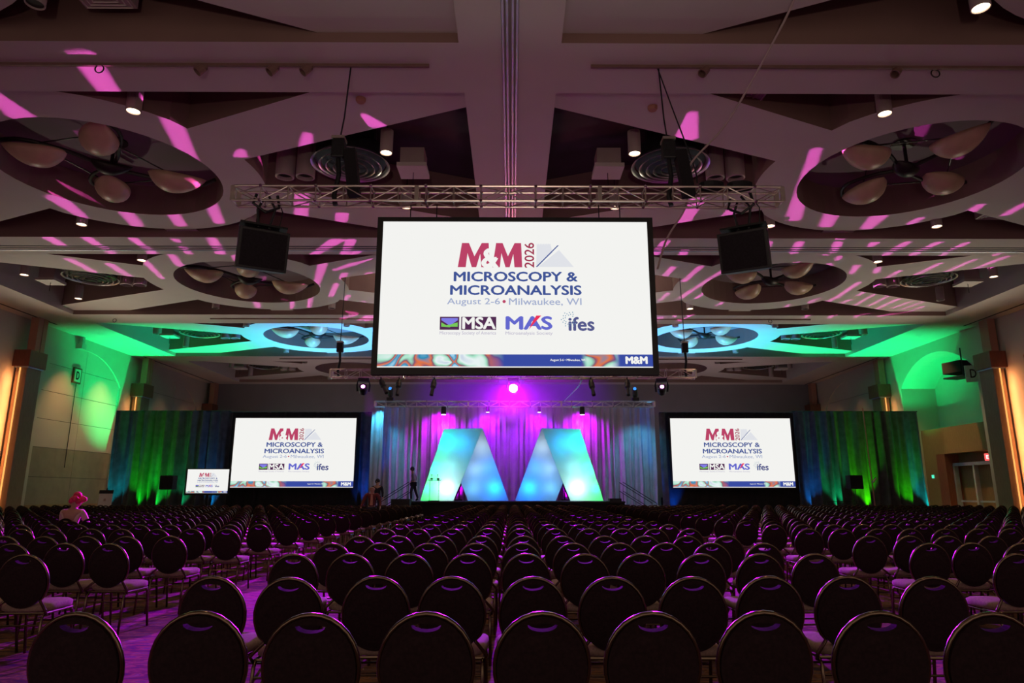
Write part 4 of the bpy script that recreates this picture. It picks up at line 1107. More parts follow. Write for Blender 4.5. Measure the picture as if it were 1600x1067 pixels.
def fittings(i, sx, dx, prefix):
    """round diffuser, twin cylinders and square box inside a side triangle of a coffer"""
    b = BAY[i]; yc = b + BL / 2; side = WHERE[sx]
    s = 1 if dx > 0 else -1     # towards centre beam or towards the wall
    at_ = 'by the centre beam' if dx > 0 else 'by the wall'
    cx = sx * (CX - s * 6.95)
    t = thing('air_diffuser', f'round ringed air diffuser in the {BN[i]} {side} ceiling bay {at_}', 'air vent', (cx, yc - 0.1, HF + 0.12), 0, 'round air diffusers')
    for k, (r0, z) in enumerate(((1.12, 0.10), (0.90, 0.04), (0.70, 0.0), (0.50, -0.03), (0.28, -0.05))):
        MB().lathe([(r0, z), (r0 * 0.955, z + 0.035), (r0 * 0.90, z + 0.075), (r0 * 0.95, z + 0.005)], (0, 0, 0), 40, cap=False).obj('ring', M['diffuser'], t, smooth=True)
    MB().lathe([(1.0, 0.22), (1.0, 0.6), (0.7, 0.7), (0.7, 1.3)], (0, 0, 0), 24).obj('duct', M['blackm'], t)
    for k, off in enumerate((5.55, 4.95)):
        x = sx * (CX - s * off)
        u = thing('ceiling_speaker', f'{"inner" if k == 0 else "outer"} of two open cylinders in the {BN[i]} {side} bay {at_}', 'ceiling speaker', (x, yc + 0.25, HF - 0.0), 0, 'twin ceiling cylinders')
        q = MB().lathe([(0.27, 1.4), (0.27, 0.02), (0.23, 0.0), (0.21, 0.2)], (0, 0, 0), 24).obj('cylinder_shell', M['lampbody'], u)
        MB().lathe([(0.22, 0.12), (0.22, 0.14)], (0, 0, 0), 24).obj('speaker_mouth', M['blackm'], q, label='black open mouth of the cylinder')
    x = sx * (CX - s * 8.75)
    u = thing('ceiling_unit', f'square box fitting in the {BN[i]} {side} ceiling bay {at_}', 'ceiling fitting', (x, yc + 0.0, HF + 0.05), 0, 'square ceiling boxes')
    MB().box(-0.34, 0.34, -0.34, 0.34, 0.12, 0.62).obj('unit_body', M['lampbody'], u)
    MB().box(-0.42, 0.42, -0.42, 0.42, 0.0, 0.12).obj('unit_flange', M['soffit'], u)
    MB().tube([(0, 0, 0), (0, 0, -0.4)], 0.012, 6).obj('pull_rod', M['iron'], u)
for i in (1, 2, 3, 4):
    for sx in (-1, 1):
        if i == 1: fittings(i, sx, 1, '')
        if i == 2: fittings(i, sx, -1, '')
        if i >= 3: fittings(i, sx, -1, '')
# square grilles
for (x, y, l) in ((5.6, 14.5, 'nearest right ceiling bay, by the cross beam'), (16.6, 21.7, 'nearest right ceiling bay, far outer corner'), (-5.7, 21.6, 'nearest left ceiling bay, above the left loudspeaker'), (-7.8, 11.3, 'overhead left ceiling bay')):
    t = thing('square_vent', f'square air vent in the {l}', 'air vent', (x, y, HF + 0.25), 0, 'square air vents')
    MB().box(-0.5, 0.5, -0.4, 0.4, 0.0, 0.5).obj('vent_box', M['lampbody'], t)
    for k in range(4):
        r = 0.44 - k * 0.1
        MB().tube([(-r, -r * 0.8, -0.02), (r, -r * 0.8, -0.02), (r, r * 0.8, -0.02), (-r, r * 0.8, -0.02)], 0.018, 4, closed=True).obj('vane', M['soffit'], t)

# chandeliers: four amber bowls on curved iron arms
def bowl_mb(L=0.80, Wd=0.47, D=0.42):
    mb = MB(); n, m_ = 20, 10; vs = []; fs = []
    for i in range(n + 1):
        u = -1 + 2 * i / n
        p = (1 - abs(u) ** 2.2) ** 0.72 * (1 - 0.22 * u)
        for j in range(m_ + 1):
            a = PI * j / m_
            vs.append((L * u, Wd * p * math.cos(a), -D * (p ** 1.15) * math.sin(a) + 0.10 * u * u))
    for i in range(n):
        for j in range(m_):
            fs.append((i * (m_ + 1) + j, i * (m_ + 1) + j + 1, (i + 1) * (m_ + 1) + j + 1, (i + 1) * (m_ + 1) + j))
    fs.append(tuple(i * (m_ + 1) for i in range(n + 1)) + tuple(i * (m_ + 1) + m_ for i in range(n, -1, -1)))
    return mb.add(vs, fs)
def make_chandelier(label):
    t = thing('chandelier', label, 'chandelier', (0, 0, 0), 0, 'four-bowl chandeliers')
    spots = [(1.55, 0.75, 0.40, -0.05), (-1.65, -0.85, 3.45, 0.0), (0.55, -1.55, 5.2, 0.05), (-0.65, 1.30, 1.9, -0.12)]
    proto = None
    for (x, y, a, z) in spots:
        if proto is None:
            proto = bowl_mb().obj('glass_bowl', M['bowl'], t, smooth=True, fix=False); o = proto
        else:
            o = proto.copy(); COL.objects.link(o); o.parent = t
        o.location = (x, y, z); o.rotation_euler = (0, 0, a)
    ar = lambda pts, r: MB().tube(pts, r, 8)
    def curve(P, n=6):
        P = [Vector(p) for p in P]; out = []
        for i in range(len(P) - 1):
            p0 = P[max(i - 1, 0)]; p1 = P[i]; p2 = P[i + 1]; p3 = P[min(i + 2, len(P) - 1)]
            for k in range(n):
                u = k / n
                out.append(0.5 * ((2 * p1) + (p2 - p0) * u + (2 * p0 - 5 * p1 + 4 * p2 - p3) * u * u + (-p0 + 3 * p1 - 3 * p2 + p3) * u ** 3))
        return out + [P[-1]]
    ar(curve([(-2.65, -1.1, 0.16), (-1.8, -1.2, 0.17), (-0.9, -0.65, 0.12), (-0.1, 0.1, 0.0), (0.9, 0.75, -0.02), (1.9, 1.25, 0.0), (2.5, 1.15, 0.12)]), 0.06).obj('arm', M['iron'], t)
    ar(curve([(0.95, -2.35, 0.2), (1.05, -1.5, 0.2), (0.6, -0.7, 0.12), (0.05, 0.0, 0.02), (-0.8, 0.5, 0.0), (-1.25, 1.2, 0.0), (-0.9, 2.1, 0.1)]), 0.055).obj('arm', M['iron'], t)
    for a, b_ in (((-1.5, -0.9, 0.15), (-0.7, 1.2, 0)), ((0.5, -1.5, 0.1), (1.5, 0.6, 0)), ((-1.6, -1.0, 0.15), (0.5, -1.5, 0.15)), ((-0.6, 1.2, 0), (1.5, 0.8, 0))):
        MB().tube([a, b_], 0.02, 6).obj('tie_rod', M['iron'], t)
    o = bowl_mb(0.55, 0.28, 0.26).obj('centre_bowl', M['iron'], t, smooth=True, fix=False); o.location = (0, 0, -0.02); o.rotation_euler = (0, 0, 0.5)
    MB().tube([(0, 0, 0), (0, 0, 0.75)], 0.05, 8).lathe([(0.35, 0.74), (0.35, 0.78)], (0, 0, 0), 24).obj('ceiling_stem', M['iron'], t)
    return t
ch0 = None
for i in (1, 2, 3):
    for sx in (-1, 1):
        loc = (sx * CX + (0.0 if sx < 0 else 0.0), BAY[i] + BL / 2, 10.72)
        lab = f'iron chandelier with four amber bowls in the {BN[i]} {WHERE[sx]} round ceiling recess'
        if ch0 is None: ch0 = make_chandelier(lab); ch0.location = loc
        else: dup(ch0, loc, 0, lab)

# recessed downlights in the side strips
for sx in (-1, 1):
    for i, ys_ in ((2, (2.6, 6.2)), (3, (2.6, 6.2)), (4, (2.6, 6.2))):
        for j, dy in enumerate(ys_):
            y = BAY[i] + dy; x = sx * 23.3
            if i == 2 and j == 0:
                spot((x, y, HB - 0.05), (x + sx * 0.35, y, 0), 160, WARM, 75, 0.8, 0.08); continue
            t = thing('recessed_downlight', f'recessed downlight in the {WHERE[sx]} side strip, {BN[i]} bay, {"nearer" if j == 0 else "farther"} one', 'ceiling light', (x, y, HB), 0, 'recessed downlights')
            MB().lathe([(0.20, -0.012), (0.16, -0.02), (0.16, 0.0), (0.2, 0.0)], (0, 0, 0), 20).obj('trim_ring', M['soffit'], t)
            MB().lathe([(0.155, -0.008), (0.155, -0.004)], (0, 0, 0), 20).obj('lamp_disc', M['lampglow'], t, label='glowing lamp')
            spot((x, y, HB - 0.05), (x + sx * 0.95, y, 4.5), 1100 if i == 3 else 160, (1.0, 0.50, 0.20), 66, 1.0, 0.08)

# ceiling rails on the cross beams, with small track lights
for i, b in enumerate(BAY[:4]):
    y = b + BL + 0.72
    for sx in (-1, 1):
        xa, xb = (1.7, 15.5) if sx > 0 else (-15.5, -1.7)
        if i == 1: continue
        nm = ['nearest', '', 'third', 'farthest'][i]
        t = thing('track_rail', f'thin light track on the {nm} cross beam, {WHERE[sx]} half', 'light track', ((xa + xb) / 2, y, HB), 0, 'ceiling light tracks')
        L = (xb - xa) / 2
        MB().box(-L, L, -0.03, 0.03, -0.06, -0.001).obj('rail', M['track'], t)
TL = [(-6.4, 'left end'), (-4.9, 'left middle'), (-4.2, 'nearer the left hoist'), (4.15, 'nearer the right hoist'), (9.1, 'right end')]
y0_ = BAY[0] + BL + 0.72
for x, l in TL:
    if l == 'right end': x = 8.2
    t = thing('track_spotlight', f'small spotlight on the nearest ceiling track, {l}', 'ceiling light', (x, y0_, HB - 0.06), 0.4, 'track spotlights')
    MB().lathe([(0.06, 0), (0.06, -0.06)], (0, 0, 0), 12).obj('mount', M['track'], t)
    mb = MB().lathe([(0.09, -0.05), (0.10, -0.22), (0.08, -0.22), (0.08, -0.1)], (0, 0, 0), 14)
    rot = Matrix.Rotation(0.7, 3, 'Y'); mb.v = [tuple(rot @ Vector(v)) for v in mb.v]
    mb.obj('lamp_head', M['track'], t)
for x, y, l in ((-8.6, y0_, 'nearest beam left'), (9.0, y0_ + 0.05, 'nearest beam right'), (-20.4, BAY[2] + BL + 0.72, 'third beam left'), (13.4, BAY[2] + BL + 0.72, 'third beam right')):
    o = MB().tube([(0.09 * math.cos(a * PI / 8), 0, 0.09 * math.sin(a * PI / 8)) for a in range(16)], 0.014, 6, closed=True).obj('rigging_ring', M['iron'], loc=(x, y, HB - 0.13))
    tag(o, f'small round rigging ring under the {l}', 'ring', 'ceiling rigging rings')
for x, y, l in ((-20.2, BAY[3] + 5.2, 'larger'), (-19.6, BAY[3] + 5.6, 'smaller')):
    pass
for x, y in ((-3.5, BAY[1] + 0.6), (3.4, BAY[1] + 0.9)):
    o = MB().lathe([(0.09, 0), (0.12, 0.05), (0.12, 0.10)], (0, 0, 0), 14).obj('smoke_detector', M['terra'], loc=(x, y, HF - 0.10))
    tag(o, f'reddish round smoke detector on the ceiling, {"left" if x < 0 else "right"} of the centre beam', 'smoke detector', 'smoke detectors')

# ================================================================== CHAIRS
def oval(n, cx, cz, a, b):
    return [(cx + a * math.sin(2 * PI * k / n), cz + b * math.cos(2 * PI * k / n)) for k in range(n)]
TILT = math.radians(9)
BC = 0.695
def back3(u, v, t):      # back-plane coordinates: v is height, t thickness towards the sitter
    dz = v - 0.46
    return (u, -0.20 - dz * math.sin(TILT) + t * math.cos(TILT), 0.46 + dz * math.cos(TILT) + t * math.sin(TILT))
def backrest_mb(n=36):
    out = []
    for k in range(n):
        a = 2 * PI * k / n
        out.append((0.205 * math.sin(a), BC + 0.225 * math.cos(a) * (1.0 if math.cos(a) > 0 else 1.0)))
    hole = [(0.068 * math.cos(PI + PI * k / 8), BC + 0.190 + 0.030 * math.sin(PI + PI * k / 8)) for k in range(9)] + [(0.03, BC + 0.197), (-0.03, BC + 0.197)]
    mb = MB().slab(out, [hole], back3, -0.012, 0.03)
    # cushion swelling towards the sitter
    vs = []; fs = []; m_ = 5
    for j in range(m_ + 1):
        r = 1 - j / m_
        for k in range(n):
            a = 2 * PI * k / n
            vs.append(back3(0.185 * r * math.sin(a), BC - 0.018 + 0.178 * r * math.cos(a), 0.03 + 0.028 * math.sqrt(max(0, 1 - r ** 3))))
    for j in range(m_):
        for k in range(n):
            fs.append((j * n + k, j * n + (k + 1) % n, (j + 1) * n + (k + 1) % n, (j + 1) * n + k))
    mb.add(vs, fs)
    # slightly swollen rear shell
    vs = []; fs = []
    for j in range(m_ + 1):
        r = 1 - j / m_
        for k in range(n):
            a = 2 * PI * k / n
            vs.append(back3(0.19 * r * math.sin(a), BC - 0.032 + 0.178 * r * math.cos(a), -0.012 - 0.012 * math.sqrt(max(0, 1 - r ** 3))))
    for j in range(m_):
        for k in range(n):
            fs.append((j * n + k, (j + 1) * n + k, (j + 1) * n + (k + 1) % n, j * n + (k + 1) % n))
    return mb.add(vs, fs)
def frame_pts():
    pts = []
    A = 2.35
    lo = [(-0.215, -0.195, 0.415), (-0.225, -0.235, 0.455)]
    for p in lo: pts.append(p)
    N = 22
    for k in range(N + 1):
        a = -A + 2 * A * k / N
        pts.append(back3(0.213 * math.sin(a), BC + 0.234 * math.cos(a), 0.008))
    pts += [(-p[0], p[1], p[2]) for p in reversed(lo)]
    return pts
def seat_mb():
    mb = MB(); n = 28; vs = []; fs = []
    def ring(s, z, t=1):
        r = []
        for k in range(n):
            a = 2 * PI * k / n
            c, d = math.cos(a), math.sin(a)
            q = (abs(c) ** 5 + abs(d) ** 5) ** (-0.2)
            x, y = c * q, d * q
            r.append(((0.225 + 0.012 * y) * x * s, 0.02 + 0.225 * y * s, z))
        return r
    prof = [(0.90, 0.435), (0.985, 0.445), (1.0, 0.47), (0.985, 0.492), (0.9, 0.505), (0.5, 0.512), (0.0, 0.514)]
    for s, z in prof: vs += ring(s, z)
    for j in range(len(prof) - 1):
        for k in range(n):
            fs.append((j * n + k, j * n + (k + 1) % n, (j + 1) * n + (k + 1) % n, (j + 1) * n + k))
    fs.append(tuple(range(n))[::-1])
    return mb.add(vs, fs)
def leg_mb(x, front):
    if front: return MB().tube([(x, 0.16, 0.425), (x * 1.02, 0.215, 0.40), (x * 1.05, 0.285, 0.004)], 0.0125, 8)
    return MB().tube([(x, -0.185, 0.425), (x * 1.0, -0.225, 0.39), (x * 1.03, -0.27, 0.004)], 0.0125, 8)
def seatframe_mb():
    return MB().tube([(-0.205, -0.19, 0.425), (0.205, -0.19, 0.425), (0.21, 0.2, 0.425), (-0.21, 0.2, 0.425)], 0.011, 6, closed=True)
def stretch_mb():
    return MB().tube([(-0.208, -0.23, 0.33), (0.208, -0.23, 0.33)], 0.008, 6), MB().tube([(-0.21, 0.235, 0.30), (0.21, 0.235, 0.30)], 0.008, 6)
CH_LAB = 'dark round-back banquet chair, {blk}, {row} row from the camera, {col}'
def chair_proto():
    t = thing('banquet_chair', 'chair', 'chair', (0, 0, 0), 0, 'banquet chairs')
    seat_mb().obj('seat', M['seat'], t, smooth=True)
    backrest_mb().obj('backrest', M['backrest'], t)
    MB().tube(frame_pts(), 0.0125, 8).obj('back_frame', M['frame'], t, smooth=True)
    for x in (-0.2, 0.2):
        leg_mb(x, True).obj('leg', M['frame'], t, smooth=True)
        leg_mb(x, False).obj('leg', M['frame'], t, smooth=True)
    seatframe_mb().obj('seat_frame', M['frame'], t)
    for q in stretch_mb(): q.obj('stretcher', M['frame'], t)
    return t
def merged():
    mb = MB()
    def put(o, k):
        n = len(mb.v); mb.v += o.v; mb.f += [[i + n for i in f] for f in o.f]; mb.mi += [k] * len(o.f)
    put(seat_mb(), 0); put(backrest_mb(20), 1)
    put(MB().tube(frame_pts()[::1], 0.013, 5), 2)
    for x in (-0.2, 0.2): put(leg_mb(x, True), 2); put(leg_mb(x, False), 2)
    put(seatframe_mb(), 2)
    return mb
ROWS = [3.29 + 0.27, 4.63 + 0.27, 6.36 + 0.27, 7.69 + 0.27, 8.95 + 0.27] + [10.75 + 0.27 + 1.43 * k for k in range(16)]
ORD = ['front', 'second', 'third', 'fourth', 'fifth', 'sixth', 'seventh', 'eighth', 'ninth', 'tenth', 'eleventh', 'twelfth', 'thirteenth', 'fourteenth', 'fifteenth', 'sixteenth',
       'seventeenth', 'eighteenth', 'nineteenth', 'twentieth', 'twenty-first', 'twenty-second', 'twenty-third', 'twenty-fourth', 'twenty-fifth', 'twenty-sixth', 'twenty-seventh', 'twenty-eighth', 'twenty-ninth', 'thirtieth',
       'thirty-first', 'thirty-second', 'thirty-third', 'thirty-fourth', 'thirty-fifth', 'thirty-sixth']
P = 0.517
slots = []
PERSON_SEAT = None
for r, y in enumerate(ROWS):
    for k in range(10): slots.append((r, 'centre block', k, 0.13 + P * (k - 4), y))
    for k in range(34): slots.append((r, 'left block', k, -4.33 - P * k, y))
    for k in range(34): slots.append((r, 'right block', k, 4.52 + P * k, y))
vis = []; beside = []
for s in slots:
    zc = (s[4] - 0.27) * 0.976
    if abs(s[3]) - 0.3 < 0.75 * zc: vis.append(s)
    elif abs(s[3]) - 2.4 < 0.75 * zc: beside.append(s)
vis.sort(key=lambda s: s[4] * s[4] + s[3] * s[3] * 0.3)
near, rest = vis[:300], vis[300:] + beside
proto = chair_proto()
mm = merged()
low = thing('banquet_chair', 'chair', 'chair', (0, 0, 0), 0, 'banquet chairs') if False else None
low_me = mm.mesh('banquet_chair', [M['seat'], M['backrest'], M['frame']])
first = True
rnd = random.Random(11)
def chair_label(s):
    r, blk, k, x, y = s
    nm = {'centre block': 'from its left end', 'left block': 'from the left aisle', 'right block': 'from the right aisle'}[blk]
    return f'dark round-back chair, {blk}, {ORD[r]} row, {"first" if k == 0 else ORD[k]} chair {nm}'
for s in near:
    r, blk, k, x, y = s
    loc = (x + rnd.uniform(-0.018, 0.018), y + rnd.uniform(-0.035, 0.035), 0)
    rz = rnd.uniform(-0.045, 0.045)
    if y < 12.5:
        if first: t = proto; t.location = loc; t.rotation_euler = (0, 0, rz); t['label'] = chair_label(s); first = False
        else: t = dup(proto, loc, rz, chair_label(s))
    else:
        t = bpy.data.objects.new('banquet_chair', low_me); COL.objects.link(t); t.location = loc; t.rotation_euler = (0, 0, rz)
        tag(t, chair_label(s), 'chair', 'banquet chairs')
    t['group'] = 'banquet chairs'
# all the farther rows as one mass
import array
co = []; nv = len(mm.v); faces = []; mi = []
for s in rest:
    r, blk, k, x, y = s
    a = rnd.uniform(-0.05, 0.05); c, d = math.cos(a), math.sin(a)
    ox, oy = x + rnd.uniform(-0.018, 0.018), y + rnd.uniform(-0.035, 0.035)
    n0 = len(co)
    co += [(ox + c * v[0] - d * v[1], oy + d * v[0] + c * v[1], v[2]) for v in mm.v]
    faces += [[i + n0 for i in f] for f in mm.f]; mi += mm.mi
me = bpy.data.meshes.new('distant_chairs'); me.from_pydata(co, [], faces)
for x in ('seat', 'backrest', 'frame'): me.materials.append(M[x])
me.polygons.foreach_set('material_index', mi); me.update()
o = bpy.data.objects.new('distant_chairs', me); COL.objects.link(o)
tag(o, 'packed far rows of dark round-back chairs reaching to the stage', 'chairs'); o['kind'] = 'stuff'

# ------------------------------------------------------------------ stage haze around the violet light
hz = MB().box(-4.7, 4.7, 21.5, 27.35, 3.9, 6.9).obj('stage_haze', None)
hz.data.materials.clear()
_m = bpy.data.materials.new('thin_haze'); _m.use_nodes = True; _m.node_tree.nodes.clear()
_v = _m.node_tree.nodes.new('ShaderNodeVolumeScatter'); _v.inputs['Density'].default_value = 0.003; _v.inputs['Anisotropy'].default_value = 0.6
_o = _m.node_tree.nodes.new('ShaderNodeOutputMaterial'); _m.node_tree.links.new(_v.outputs[0], _o.inputs['Volume'])
hz.data.materials.append(_m)
tag(hz, 'thin violet haze hanging in front of the rear truss light', 'haze'); hz['kind'] = 'stuff'

# ================================================================== PEOPLE
def skin(name, joints, edges, rad, m, parent, root='pelvis', sub=1):
    names = list(joints)
    me = bpy.data.meshes.new(name)
    me.from_pydata([joints[n] for n in names], [(names.index(a), names.index(b)) for a, b in edges], [])
    o = bpy.data.objects.new(name, me); COL.objects.link(o)
    md = o.modifiers.new('s', 'SKIN'); md.branch_smoothing = 0.5
    sd = o.modifiers.new('u', 'SUBSURF'); sd.levels = sub; sd.render_levels = sub
    sv = me.skin_vertices[0].data
    for i, n in enumerate(names):
        r = rad[n] if isinstance(rad[n], tuple) else (rad[n], rad[n])
        sv[i].radius = r; sv[i].use_root = (n == root)
    dg = bpy.context.evaluated_depsgraph_get()
    me2 = bpy.data.meshes.new_from_object(o.evaluated_get(dg))
    bpy.data.objects.remove(o)
    me2.name = name; me2.materials.clear(); me2.materials.append(m)
    for p_ in me2.polygons: p_.use_smooth = True
    q = bpy.data.objects.new(name, me2); COL.objects.link(q); q.parent = parent
    return q
BONES = [('pelvis', 'waist'), ('waist', 'chest'), ('chest', 'neck'), ('neck', 'chin'), ('chin', 'head'), ('head', 'crown'),
         ('chest', 'shl'), ('shl', 'ell'), ('ell', 'wrl'), ('wrl', 'pal'), ('chest', 'shr'), ('shr', 'elr'), ('elr', 'wrr'), ('wrr', 'par'),
         ('pelvis', 'hpl'), ('hpl', 'knl'), ('knl', 'anl'), ('anl', 'tol'), ('pelvis', 'hpr'), ('hpr', 'knr'), ('knr', 'anr'), ('anr', 'tor')]
RAD = dict(pelvis=(.15, .11), waist=(.135, .10), chest=(.165, .115), neck=.055, chin=.085, head=.112, crown=.085, shl=.062, shr=.062, ell=.042, elr=.042, wrl=.028, wrr=.028,
           pal=(.034, .02), par=(.034, .02), hpl=.088, hpr=.088, knl=.056, knr=.056, anl=.036, anr=.036, tol=.034, tor=.034)
def person(label, loc, rz, J, top, legs, hair, scale=1.0, hat=None, collar=None):
    t = thing('person', label, 'person', loc, rz)
    t.scale = (scale,) * 3
    bones = list(BONES); rad = dict(RAD); J = dict(J)
    # five unequal fingers on each hand
    for s_, sg in (('l', -1), ('r', 1)):
        p = Vector(J['pa' + s_]); d = (p - Vector(J['wr' + s_])).normalized(); side = d.cross(Vector((0, 1, 0)))
        if side.length < 0.2: side = Vector((1, 0, 0))
        side.normalize(); J['pa' + s_] = tuple(p)
    skin('body', J, bones, rad, M['skin'], t)
    # hands: fingers and thumb as short chains rooted in the palm
    for s_ in ('l', 'r'):
        p = Vector(J['pa' + s_]); d = (p - Vector(J['wr' + s_])).normalized(); side = Vector((0, 1, 0)) if abs(d.y) < 0.8 else Vector((1, 0, 0))
        mb = MB(); nrm = d.cross(side).normalized()
        for k, L in enumerate((0.060, 0.072, 0.068, 0.052)):
            b0 = p + side * (k - 1.5) * 0.019 - d * 0.01
            mb.tube([b0, b0 + d * L * 0.6 + nrm * 0.004, b0 + d * L + nrm * 0.018], [0.009, 0.0085, 0.007], 6)
        b0 = p - side * 0.026 - d * 0.05
        mb.tube([b0, b0 - side * 0.025 + d * 0.03, b0 - side * 0.03 + d * 0.055], [0.011, 0.009, 0.008], 6)
        mb.obj('fingers', M['skin'], t, smooth=True)
    tj = ['pelvis', 'waist', 'chest', 'shl', 'ell', 'shr', 'elr', 'wrl', 'wrr', 'neck']
    J2 = {k: J[k] for k in tj}
    J2['neck'] = tuple(Vector(J['chest']).lerp(Vector(J['neck']), 0.92))
    for s_ in ('l', 'r'): J2['wr' + s_] = tuple(Vector(J['el' + s_]).lerp(Vector(J['wr' + s_]), 0.9))
    R2 = {k: (tuple(c + .018 for c in RAD[k]) if isinstance(RAD[k], tuple) else RAD[k] + .018) for k in tj}; R2['neck'] = .072
    skin('shirt', J2, [e for e in BONES if e[0] in J2 and e[1] in J2], R2, M[top], t, 'chest')
    lj = ['pelvis', 'hpl', 'knl', 'anl', 'hpr', 'knr', 'anr']
    skin('trousers', {k: J[k] for k in lj}, [e for e in BONES if e[0] in lj and e[1] in lj], {k: (tuple(c + .012 for c in RAD[k]) if isinstance(RAD[k], tuple) else RAD[k] + .02) for k in lj}, M[legs], t)
    for s_ in ('l', 'r'):
        a = Vector(J['an' + s_]); b_ = Vector(J['to' + s_])
        MB().tube([a + Vector((0, 0, 0.0)), a.lerp(b_, 0.5) + Vector((0, 0, 0.0)), b_ + (b_ - a) * 0.15], [.05, .052, .035], 8).obj('shoe', M['blackm'], t, smooth=True)
    h = Vector(J['head']); f = Vector(J.get('face', (0, -1, 0))) if False else None
    fd = Vector(FACE[0]).normalized(); sd = fd.cross(Vector((0, 0, 1))).normalized()
    # face
    mb = MB()
    for sg in (-1, 1): mb.ball(h + fd * 0.088 + sd * sg * 0.034 + Vector((0, 0, 0.005)), 0.013)
    mb.obj('eyes', M['eye'], t)
    MB().ball(h + fd * 0.105 + Vector((0, 0, -0.025)), 0.018, (0.8, 1, 1.4)).obj('nose', M['skin'], t, smooth=True)
    MB().ball(h + fd * 0.088 + Vector((0, 0, -0.065)), 0.02, (1.3, 0.6, 0.35)).obj('mouth', M['terra'], t, smooth=True)
    mb = MB()
    for sg in (-1, 1): mb.ball(h + sd * sg * 0.095 + Vector((0, 0, -0.01)), 0.026, (0.5, 0.7, 1.2))
    mb.obj('ears', M['skin'], t, smooth=True)
    if hair:
        mb = MB(); R0 = 0.112 if hair != 'bald' else 0.104; n_ = 16; vs = []; fs = []
        mname, low_ = hair
        for j in range(7):
            for k in range(n_):
                a = 2 * PI * k / n_; d = Vector((math.cos(a), math.sin(a), 0))
                drop = low_ * (0.35 + 0.65 * (0.5 - 0.5 * d.dot(fd)))
                ph = (PI / 2) * (1 - j / 6) - drop * j / 6
                w = 1 + 0.05 * math.sin(k * 2.7 + j * 1.9)
                vs.append(h + Vector((0, 0, 0.012)) + (d * math.cos(ph) * 0.112 + Vector((0, 0, 0.125 * math.sin(ph)))) * w)
        for j in range(6):
            for k in range(n_): fs.append((j * n_ + k, j * n_ + (k + 1) % n_, (j + 1) * n_ + (k + 1) % n_, (j + 1) * n_ + k))
        mb.add(vs, fs).obj('hair', M[mname], t, smooth=True)
    if hat:
        mb = MB()
        for k in range(9):
            a = k * 2 * PI / 9
            mb.ball(h + Vector((0.09 * math.cos(a), 0.09 * math.sin(a), 0.05 + 0.03 * math.sin(a * 3))), 0.065, seg=8, rings=6)
        mb.ball(h + Vector((0, 0, 0.14)), 0.085, seg=10, rings=6).ball(h + Vector((0.15, 0, 0.06)), 0.06, seg=8, rings=6)
        mb.obj('hair_curls', M['pinkhair'], t, smooth=True, label='bright pink curly hair')
    if collar:
        c = Vector(J['chest'])
        MB().add([tuple(c + v) for v in (Vector((-0.03, -0.125, 0.10)), Vector((0.03, -0.125, 0.10)), Vector((0.055, -0.158, -0.28)), Vector((-0.055, -0.158, -0.28)),
                                         Vector((-0.03, -0.08, 0.10)), Vector((0.03, -0.08, 0.10)), Vector((0.055, -0.11, -0.28)), Vector((-0.055, -0.11, -0.28)))],
                 [(0, 1, 2, 3), (7, 6, 5, 4), (0, 4, 5, 1), (1, 5, 6, 2), (2, 6, 7, 3), (3, 7, 4, 0)]).obj('shirt_front', M['orangeshirt'], t, label='pale orange open shirt front')
    return t
STAND = dict(pelvis=(0, 0, .93), waist=(0, .01, 1.08), chest=(0, .01, 1.30), neck=(0, 0, 1.46), chin=(0, -.01, 1.53), head=(0, -.02, 1.62), crown=(0, -.01, 1.68),
             shl=(-.19, 0, 1.40), ell=(-.25, .03, 1.12), wrl=(-.27, -.04, .88), pal=(-.27, -.06, .80), shr=(.19, 0, 1.40), elr=(.25, .03, 1.12), wrr=(.27, -.04, .88), par=(.27, -.06, .80),
             hpl=(-.10, 0, .88), knl=(-.11, -.03, .49), anl=(-.11, .01, .09), tol=(-.11, -.15, .04), hpr=(.10, 0, .88), knr=(.11, -.03, .49), anr=(.11, .01, .09), tor=(.11, -.15, .04))
FACE = [(0, -1, 0)]
J = dict(STAND); J.update(shl=(-.20, 0, 1.43), shr=(.20, 0, 1.43), ell=(-.31, .0, 1.15), wrl=(-.38, -.10, .93), pal=(-.40, -.13, .86), elr=(.31, .0, 1.16), wrr=(.33, -.12, .95), par=(.32, -.16, .88))
person('balding person in rust jacket and open orange shirt facing the camera', (-5.2, 26.05, 0), 0.1, J, 'brownjacket', 'darkcloth', None, 1.0, collar=True)
FACE = [(1, -0.2, 0)]
J = dict(STAND); J.update(ell=(-.24, -.06, 1.12), wrl=(-.10, -.2, 1.02), pal=(-.04, -.22, 1.0))
person('person in dark clothes standing by the cyan drape leg', (-6.6, 34.3, 0.0), 0.0, J, 'darkcloth', 'darkcloth', ('darkhair', 0.9), 1.06)
bpy.data.objects['person.001'].location.z = 0.30
t = thing('step_block', 'low black step under the person by the cyan drape leg', 'step', (-6.6, 34.3, 0))
MB().box(-0.5, 0.5, -0.4, 0.4, 0, 0.30).obj('step_top', M['stage'], t)
FACE = [(-1, -0.1, 0)]
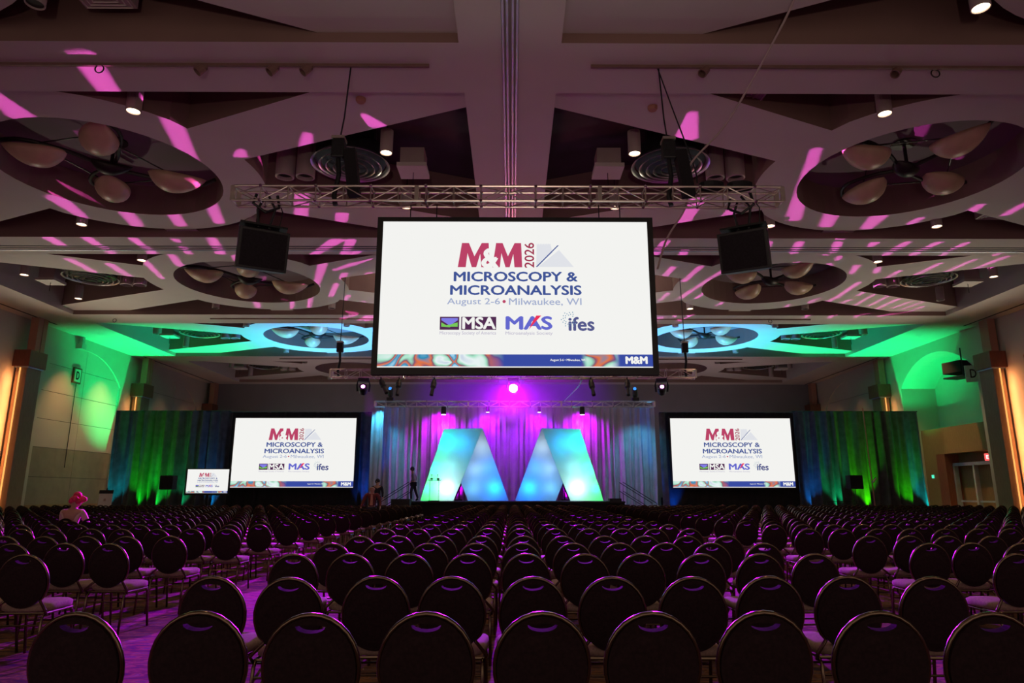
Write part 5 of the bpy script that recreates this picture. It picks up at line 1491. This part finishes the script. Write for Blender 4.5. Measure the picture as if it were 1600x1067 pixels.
J = dict(STAND); J.update(chest=(-.03, .01, 1.30), neck=(-.05, 0, 1.46), chin=(-.07, -.01, 1.53), head=(-.08, -.02, 1.61), crown=(-.08, -.01, 1.67),
                          shl=(-.05, -.17, 1.40), ell=(.02, -.22, 1.14), wrl=(-.12, -.2, .95), pal=(-.18, -.2, .93), shr=(-.03, .18, 1.40), elr=(.10, .22, 1.16), wrr=(.05, .2, .93), par=(.02, .2, .86),
                          hpl=(0, -.09, .88), knl=(-.10, -.09, .50), anl=(-.08, -.09, .09), tol=(-.22, -.09, .05), hpr=(0, .09, .88), knr=(.10, .09, .50), anr=(.24, .09, .13), tor=(.14, .09, .05))
person('person in grey shirt walking down off the left stage end', (-5.02, 35.6, SZ + 0.002), 0.0, J, 'greyshirt', 'darkcloth', ('darkhair', 1.2), 0.99)
# seated person
FACE = [(0.9, -0.3, 0)]
SIT = dict(pelvis=(0, -.06, .57), waist=(0, -.08, .72), chest=(0, -.07, .98), neck=(0, -.04, 1.13), chin=(.01, -.02, 1.17), head=(.03, -.01, 1.24), crown=(.03, 0, 1.30),
           shl=(-.20, -.06, 1.06), ell=(-.27, .06, .80), wrl=(-.16, .28, .66), pal=(-.13, .34, .64), shr=(.20, -.06, 1.06), elr=(.27, .06, .80), wrr=(.16, .28, .66), par=(.13, .34, .64),
           hpl=(-.10, 0, .58), knl=(-.12, .38, .56), anl=(-.12, .40, .10), tol=(-.12, .54, .05), hpr=(.10, 0, .58), knr=(.12, .38, .56), anr=(.12, .40, .10), tor=(.12, .54, .05))
sr = min((s for s in vis if s[1] == 'left block' and abs(s[4] - 0.27 - 15.0) < 0.8), key=lambda s: abs(s[3] + 9.3))
person('seated person with pink curly hair and cream shirt in the left block', (sr[3], sr[4] + 0.02, 0.0), 0.0, SIT, 'creamshirt', 'darkcloth', None, 1.02, hat=True)

# the whole ceiling, with what hangs from it, sits 5 cm left of the seating axis
for o in bpy.data.objects:
    if o.parent is None and o.name.split('.')[0] in ('ceiling', 'trim_1', 'trim_2', 'chandelier', 'cylinder_downlight', 'air_diffuser', 'ceiling_speaker', 'ceiling_unit', 'square_vent', 'track_rail', 'track_spotlight', 'rigging_ring', 'smoke_detector', 'recessed_downlight'):
        o.location.x -= 0.05
